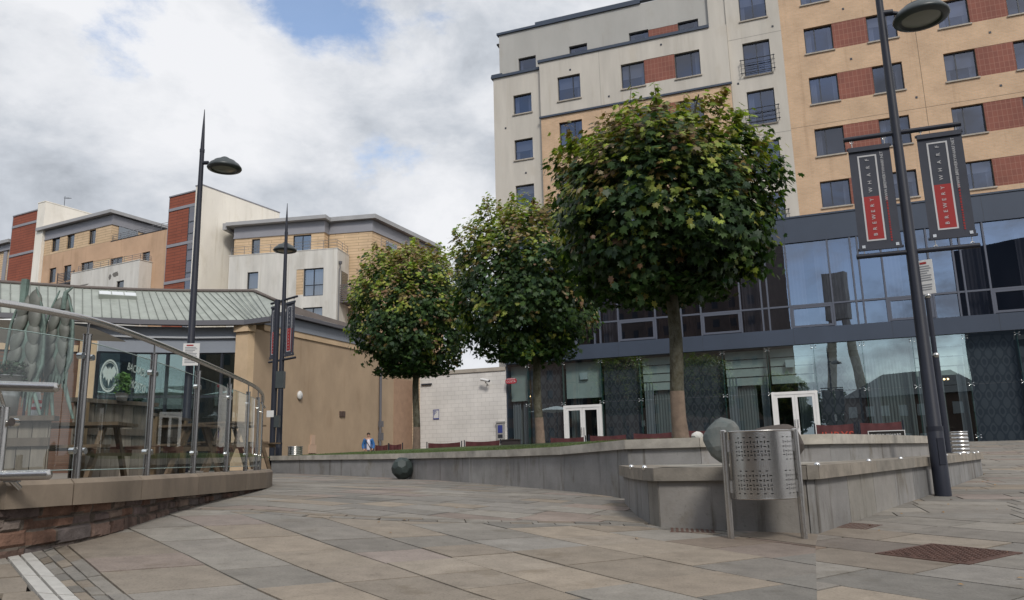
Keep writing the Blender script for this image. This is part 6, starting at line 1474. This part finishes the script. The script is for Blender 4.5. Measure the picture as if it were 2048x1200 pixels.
for i in range(len(ends) - 1):
    ia, ib = nearest_i(ends[i]), nearest_i(ends[i + 1])
    pl = [ends[i]] + [cp[k] for k in range(ia + 1, ib)] + [ends[i + 1]]
    # stop short of the posts
    a = pl[0] + (pl[1] - pl[0]).normalized() * (.05 if i else 0); b = pl[-1] + (pl[-2] - pl[-1]).normalized() * .05; pl[0], pl[-1] = a, b
    m_ = MB(); m_.smooth = True; z0_ = zc(pl[0].y) + .06
    vs = [(p.x, p.y, z) for p in pl for z in (z0_, .93)]; m_.add(vs, [[2 * k, 2 * k + 2, 2 * k + 3, 2 * k + 1] for k in range(len(pl) - 1)]); gl_ = m_.build('glass_panel', M_g, t, True)
    for ze in (.931, z0_ - .001): m_ = MB(); m_.tube([(p.x, p.y, ze) for p in pl], .004, 4); m_.build('panel_edge', mat('glass_rim', (.30, .40, .38), .2), gl_, True)
for p in posts:
    k = nearest_i(p); tt = (cp[min(k + 1, len(cp) - 1)] - cp[max(k - 1, 0)]).normalized()
    for z in (.82, .12):
        for s_ in (-1, 1):
            m_ = MB(); c = p + tt * (s_ * .062); nn = Vector((tt.y, -tt.x)); m_.tube([(c.x + nn.x * .02, c.y + nn.y * .02, z), (c.x - nn.x * .02, c.y - nn.y * .02, z)], .024, 12); m_.tube([(p.x, p.y, z), (c.x, c.y, z)], .012, 8); m_.build('clamp', M_bright, t, True)
# stair handrails at the very left
def handrail(label, p0, p1, Y, post=None):
    a, b = at(*p0, Y), at(*p1, Y); t = thing('handrail', label, 'handrail', tuple(b)); m_ = MB(); m_.tube([a, b], .032, 16); m_.lathe([(.032, 0), (.025, .01), (.001, .015)], (0, 0, 0), 12)
    e = (b - a).normalized(); m_.v = m_.v[:-36] + [tuple(b + e * z + Vector((0, y, x))) for x, y, z in m_.v[-36:]]
    m_.build('rail', M_steel, t, True); return t
t = handrail('upper short steel stair handrail at the left edge', (-260, 764), (112, 775), 5.0)
m_ = MB(); q = at(10, 800, 5.13); m_.tube([(q.x, q.y, -.085), (q.x, q.y, .40)], .034, 14); m_.tube([(q.x, q.y, .40), (q.x + .02, q.y - .1, .50)], .012, 8); m_.build('post', M_steel, t, True)
m_ = MB(); m_.tube([(q.x + .07, q.y - .02, .30), (q.x + .07, q.y + .03, .30)], .028, 12); m_.tube([(q.x, q.y, .30), (q.x + .07, q.y, .30)], .013, 8); m_.build('clamp', M_bright, t, True)
t = handrail('lower short steel stair handrail at the left edge', (-260, 959), (98, 949), 5.0)
m_ = MB(); q = at(20, 955, 5.02); m_.tube([(q.x, q.y + .1, -.12), (q.x, q.y, -.06)], .02, 10); m_.box(q.x - .03, q.x + .06, q.y - .02, q.y + .02, -.082, -.066); m_.build('bracket', M_steel, t, True)

# ================================================================ the bar's garden behind the glass
M_oak = mat('weathered_timber', (.105, .082, .062), .9, .4, 2.0, .004, 30, stretch=(5, 5, .6), attr='col')
M_oakl = mat('bench_timber', (.115, .08, .05), .85, .3, 2.0, .003, 30, stretch=(1, 5, 5))
def fence(label, p0, p1, Y0, Y1, z0_, cap=True, seed=1):
    a, b = at(*p0, Y0), at(*p1, Y1); zt = (a.z + b.z) / 2; d = Vector((b.x - a.x, b.y - a.y, 0)); ln = d.length; t = thing('timber_fence', label, 'fence', (a.x, a.y, z0_), math.atan2(d.y, d.x)); h = zt - z0_
    m_ = MB(); rr = random.Random(seed); x = 0
    while x < ln - .02:
        w_ = min(rr.uniform(.13, .18), ln - x); kk = rr.uniform(.6, 1.5); m_.col = tuple(v * kk for v in (.155, .135, .112)); m_.box(x + .004, x + w_ - .004, -.012 + rr.uniform(-.004, .004), .015, 0, h - .06); x += w_
    m_.build('boards', M_oak, t); m_ = MB(); m_.col = (.10, .08, .062); m_.box(-.05, ln + .05, -.10, .10, h - .055, h); m_.box(0, ln, -.05, -.013, h * .55, h * .55 + .09); m_.build('rail', M_oak, t)
    for k in range(int(ln / 1.6) + 1):
        m_ = MB(); m_.col = (.15, .105, .06); xx = min(ln - .06, .06 + k * 1.6); m_.box(xx - .06, xx + .06, -.06, .06 - .015, 0, h - .058) if False else m_.box(xx - .06, xx + .06, -.135, -.052, 0, h - .06); m_.build('post', M_oak, t)
    return t
ZG = -.16
fence('tall weathered timber fence with a shelf top behind the glass railing', (150, 796), (302, 806), 10.4, 11.6, ZG, seed=2)
fence('lower timber screen with a thick top rail under the bronze seed heads', (-120, 831), (104, 834), 8.3, 8.6, ZG, seed=3)
fence('dark timber fence farther along, in front of the bar windows', (300, 826), (372, 838), 14.0, 16.0, ZG, seed=5)
def bench_table(label, px, py, Y, rz, w_=1.5, group='picnic tables in the bar garden'):
    q = at(px, py, Y); h = q.z - ZG; t = thing('picnic_table', label, 'table', (q.x, q.y, ZG), rz, group)
    m_ = MB()
    for k in range(5): m_.box(-w_ / 2, w_ / 2, -.36 + k * .146, -.36 + k * .146 + .135, h - .04, h)
    m_.build('tabletop', M_oakl, t)
    for s_ in (-1, 1):
        m_ = MB()
        for k in range(2): m_.box(-w_ / 2, w_ / 2, s_ * .68 - .13 + k * .135, s_ * .68 - .13 + k * .135 + .125, h * .60 - .035, h * .60)
        m_.build('bench_seat', M_oakl, t)
        m_ = MB(); x = s_ * w_ * .36
        for q_ in (-1, 1): m_.obox((x - .025, q_ * .68, 0), (.05, 0, 0), (0, q_ * -.1, 0), (0, q_ * -.42, h - .045))
        m_.box(x - .02, x + .02, -.78, .78, h * .60 - .12, h * .60 - .04); m_.build('leg', M_oakl, t)
    return t
bench_table('brown picnic table nearest behind the glass, below the bronze seed heads', 128, 848, 9.6, rad(8))
bench_table('brown picnic table behind the third glass panel', 345, 852, 14.4, rad(-20))
bench_table('brown picnic table behind the fourth glass panel', 432, 846, 17.0, rad(-30))
bench_table('brown picnic table closest to the bar corner pier', 476, 852, 20.5, rad(-40))
M_zincp = mat('galvanised_pot', (.42, .43, .44), .42, .15, 8, metal=.8)
M_herb = mat('herb_leaf', (.05, .11, .03), .7, attr='col')
def pot(label, px, py, Y, r_, h, kind, seed, base_post=True):
    q = at(px, py, Y); t = thing('potted_plant', label, 'potted plant', tuple(q)); m_ = MB(); m_.lathe([(.001, 0), (r_ * .78, 0), (r_ * .84, h * .45), (r_ * .87, h * .47), (r_ * .86, h * .52), (r_, h), (r_ * 1.04, h), (r_ * 1.02, h * 1.03), (r_ * .9, h * .9), (.001, h * .88)], (0, 0, 0), 20); m_.build('bucket', M_zincp, t)
    m_ = MB(); rr = random.Random(seed)
    for k in range(520):
        a = rr.uniform(0, 6.283); r2 = r_ * (1.25 if kind else 1.35) * math.sqrt(rr.random()); z = h * .9 + (rr.uniform(0, 1) ** .7) * (r_ * 3.6 if kind else r_ * 1.6) * (1 - .3 * r2 / r_ / 2)
        c = Vector((math.cos(a) * r2, math.sin(a) * r2, z)); kk = rr.uniform(.6, 1.5); m_.col = (.075 * kk, .17 * kk, .035 * kk) if kind else (.02 * kk, .042 * kk, .018 * kk)
        s_ = rr.uniform(.012, .026); d = Vector((rr.gauss(0, 1), rr.gauss(0, 1), rr.uniform(-.3, 1))).normalized(); e = d.cross(Vector((rr.gauss(0, 1), rr.gauss(0, 1), rr.gauss(0, 1)))).normalized(); m_.add([c - d * s_, c + e * s_ * .5, c + d * s_ * 1.6, c - e * s_ * .5], [[0, 1, 2, 3]])
    m_.build('foliage', M_herb, t); return t
pot('bright green herb in a ribbed metal bucket on the timber fence', 243, 802, 10.95, .088, .105, True, 2)
pot('dark leaved shrub in a metal pot at the left edge', 10, 831, 8.45, .14, .42, False, 4)
# bronze seed heads
M_bronze = mat('verdigris_bronze', (.070, .088, .078), .62, .55, 5.0, .006, 35, vcol=(.20, .29, .255))
M_bronzed = mat('dark_bronze', (.085, .085, .075), .55, .4, 6, .004, 30, vcol=(.16, .175, .155))
def seedhead(label, px_l, px_r, py_t, py_b, Y, foot, seed, lean):
    top, bot = at((px_l + px_r) / 2, py_t, Y), at((px_l + px_r) / 2, py_b, Y); w_ = (at(px_r, py_b - 90, Y) - at(px_l, py_b - 90, Y)).length; h = top.z - bot.z
    t = thing('bronze_sculpture', label, 'sculpture', (bot.x, bot.y, bot.z), 0, 'bronze seed head sculptures'); rr = random.Random(seed)
    prof = [(0.10, .28), (.3, .50), (.55, .46), (.78, .36), (.92, .20), (1.0, .02)]
    m_ = MB(); m_.smooth = True; vs = []; n = 16
    for f, r_ in [(0, .06)] + prof:
        for j in range(n): a = 6.2832 * j / n; vs.append((lean * f * w_ + math.cos(a) * r_ * w_ * .9, math.sin(a) * r_ * w_ * .5 + .03, f * h * .97))
    m_.add(vs, [[i * n + j, i * n + (j + 1) % n, (i + 1) * n + (j + 1) % n, (i + 1) * n + j] for i in range(len(prof)) for j in range(n)]); m_.build('husk', M_bronze, t)
    k = 0
    for f in np.linspace(.20, .80, 5):
        for s_ in (-1, 1):
            ff = f + (.055 if s_ > 0 else 0); r_ = np.interp(ff, [p[0] for p in prof], [p[1] for p in prof]) * w_
            m_ = MB(); c = Vector((lean * ff * w_ + s_ * r_ * .48, -r_ * .38, ff * h)); m_.smooth = True
            g_ = [(math.sin(math.pi * q / 9) ** .75 * (1.12 - .62 * q / 9), q / 9) for q in range(10)]; b0 = len(m_.v)
            m_.lathe([(max(.002, a) * w_ * .235, (b - .5) * h * .27) for a, b in g_], (0, 0, 0), 12); m_.v = [(x * .95 + c.x + s_ * z * .14, y * .5 + c.y - z * .12, -z + c.z) for x, y, z in m_.v]; m_.build('seed', M_bronzed, t)
    for s_ in (-1, 1):
        m_ = MB(); pts = [(lean * f * w_ + s_ * w_ * np.interp(f, [.1, .3, .7, 1.0], [.36, .53, .46, .12]), -.05, f * h) for f in np.linspace(.06, 1.0, 9)]; m_.tube(pts, [.010, .016, .018, .018, .017, .016, .014, .012, .008], 6); m_.build('leaf_rim', M_bronze, t)
    for k in range(9):
        m_ = MB(); x = w_ * (-.42 + .84 * k / 8); bl = rr.uniform(.10, .26) * h; y0 = rr.uniform(.10, .2) * h; ex = x * 1.25 + lean * 0 - .02
        m_.add([(x - .018, -.03 - .01 * (k % 2), y0), (x + .018, -.03 - .01 * (k % 2), y0), (ex + .004, -.05, y0 - bl), (ex - .004, -.05, y0 - bl), (x, -.055, y0)], [[0, 4, 2, 3], [4, 1, 2]]); m_.build('awn', M_bronze, t)
    m_ = MB()
    for fx, fy in foot: q = at(fx, fy, Y); m_.tube([(w_ * .2 * (1 if fx > (px_l + px_r) / 2 else -1), 0, .14 * h), (q.x - bot.x, q.y - bot.y, q.z - bot.z)], [.03, .014], 7)
    m_.build('stalk', M_bronze, t); m_ = MB()
    if seed == 1: q = at(56, 571, Y); m_.box(q.x - bot.x - .03, q.x - bot.x + .03, -.08, -.02, q.z - bot.z - .22, q.z - bot.z + .06)
    else: m_.tube([(w_ * .16, -.06, .80 * h), (w_ * .22, -.08, .97 * h), (w_ * .42, -.06, 1.03 * h)], [.03, .025, .01], 7)
    m_.build('tip', M_bronze, t)
seedhead('verdigris bronze seed head sculpture, the broader left one behind the handrail', 8, 80, 577, 795, 8.6, ((20, 832), (58, 832), (80, 830)), 1, .05)
seedhead('verdigris bronze seed head sculpture with long thin stalks, the right one of two', 80, 138, 583, 775, 8.9, ((82, 838), (92, 838), (106, 838), (146, 838)), 2, .08)
# parasol and cone behind them
t = thing('garden_parasol', 'big white square garden parasol half hidden behind the bronze sculptures', 'parasol', tuple(Vector((at(60, 700, 21).x, 21, ZG))))
c = t.location; zl = at(60, 668, 21).z - ZG; za_ = at(60, 636, 21).z - ZG; a = 1.75
m_ = MB(); pts = [(-a, -a, zl), (a, -a, zl), (a, a, zl), (-a, a, zl)]; ap = (0, 0, za_)
for i in range(4):
    p, q = Vector(pts[i]), Vector(pts[(i + 1) % 4]); md = (p + q) / 2 + Vector((0, 0, .10)); m_.add([p, md, ap], [[0, 1, 2]]); m_.add([md, q, ap], [[0, 1, 2]])
m_.build('canopy', mat('white_canvas', (.74, .75, .74), .85, .05, 2), t); m_ = MB(); m_.tube([(0, 0, 0), (0, 0, za_)], .035, 8); m_.lathe([(.35, 0), (.35, .06), (.06, .1)], (0, 0, 0), 16); m_.build('pole', M_pole, t)
q = at(72, 832, 9.0); t = thing('traffic_cone', 'white and red striped cone seen between the bronze stalks', 'cone', (q.x, q.y, q.z)); hh = at(72, 782, 9.0).z - q.z
m_ = MB(); m_.lathe([(.075, 0), (.062, hh * .25), (.060, hh * .25), (.045, hh * .5), (.02, hh), (.001, hh)], (0, 0, 0), 16); m_.build('cone_body', M_signw, t); m_ = MB(); m_.lathe([(.0655, hh * .24), (.0575, hh * .36)], (0, 0, 0), 16); m_.lathe([(.0485, hh * .5), (.041, hh * .63)], (0, 0, 0), 16); m_.build('stripe', mat('cone_red', (.5, .03, .03), .6), t)

# ================================================================ what stands behind the viewer and shows only in the glass
M_bk2 = brickmat('warehouse_brick', (.16, .085, .06), (.14, .075, .055), (.14, .11, .09), .225, .075, .011)
M_slate = mat('slate_roof', (.05, .05, .058), .7, .2, 2)
def block(name, label, cat, c, rz, sx, sy, h, m, roof=None, wins=(0, 0), wm=None, slab=False):
    t = thing(name, label, cat, c, rz); m_ = MB(); m_.box(-sx / 2, sx / 2, -sy / 2, sy / 2, -1, h); m_.build('wall', m, t)
    if roof: m_ = MB(); m_.add([(-sx / 2 - .3, -sy / 2 - .3, h), (sx / 2 + .3, -sy / 2 - .3, h), (sx / 2 + .3, sy / 2 + .3, h), (-sx / 2 - .3, sy / 2 + .3, h), (-sx / 2 + sy * .3, 0, h + roof), (sx / 2 - sy * .3, 0, h + roof)], [[0, 1, 5, 4], [2, 3, 4, 5], [1, 2, 5], [3, 0, 4]]); m_.build('roof', M_slate, t)
    nx_, nz_ = wins
    for i in range(nx_):
        for j in range(nz_):
            x = -sx / 2 + sx * (i + .5) / nx_; z = h * (j + .5) / nz_; m_ = MB(); m_.box(x - .5, x + .5, sy / 2 + .005, sy / 2 + .06, z - .7, z + .7); m_.build('window', wm or M_frame, t)
    return t
M_whs = mat('sash_white', (.5, .5, .5), .6)
block('brick_warehouse', 'brown brick warehouse with slate roof and pale windows behind the viewer', 'warehouse', (-2.5, -47, -.8), rad(-6), 17, 14, 7.6, M_bk2, 3.6, (8, 2), M_whs)
block('dark_office', 'dark clad office block behind the viewer on the right', 'office block', (20.5, -24, -.8), rad(8), 20, 14, 21, M_clad)
block('tan_flats', 'tall dark brown flats behind the viewer on the left', 'flats', (-42, -46, -.8), rad(-4), 40, 14, 35, mat('flats_brick', (.17, .12, .095), .9, .2, 1), None, (14, 11), M_frame)  # unseen; made tall and wide so the left upper glass reflects dark
t = thing('bridge_pylon', 'pale concrete bridge pylon with two legs behind the viewer', 'bridge pylon', (-16.5, -60, -.8)); m_ = MB(); m_.box(-2.0, 2.0, -1, 1, 22, 30); m_.build('head', mat('pylon_concrete', (.62, .58, .50), .9, .2, 1), t)
for s_ in (-1, 1): m_ = MB(); m_.tube([(s_ * 1.2, 0, 22.2), (s_ * 3.4, 0, 0)], [.7, .9], 8); m_.build('leg', MATS['pylon_concrete'], t)
block('dark_flats', 'brown brick flats far behind the viewer', 'flats', (-62, -20, -.8), rad(-60), 30, 14, 21, M_bk2, None, (9, 7), M_frame)
for i, (x, y, h, r_) in enumerate(((-20, -46, 8.6, 3.0), (-15.5, -50, 9.5, 3.4), (-11, -58, 11, 3.6), (10.5, -40, 7.5, 2.6))):
    t = thing('roundheaded_tree', 'leafy street tree behind the viewer, number of trunks one, height %.0f metres' % h, 'tree', (x, y, -.8), 0, 'trees behind the viewer'); rr = random.Random(i)
    t['label'] = ('leafy street tree behind the viewer beside the tan flats', 'leafy street tree behind the viewer nearest the warehouse gable', 'tall leafy tree behind the viewer beyond the warehouse corner', 'small leafy tree behind the viewer beside the dark office')[i]
    m_ = MB(); m_.tube([(0, 0, 0), (.1, 0, h * .4), (0, .1, h * .7)], [.25, .18, .08], 8); m_.build('trunk', M_bark, t); m_ = MB()
    for k in range(2200):
        d = Vector((rr.gauss(0, 1), rr.gauss(0, 1), rr.gauss(0, 1))).normalized() * r_ * (rr.random() ** .4) * (.85 + .2 * math.sin(rr.uniform(0, 9))); c_ = Vector((0, 0, h - r_ * .9)) + d; kk = rr.uniform(.6, 1.4); m_.col = (.03 * kk, .055 * kk, .02 * kk); add_leaf(m_, c_, Vector((rr.gauss(0, 1), rr.gauss(0, 1), 1)), rr.uniform(.35, .6), rr)
    m_.build('crown', M_leaf, t)
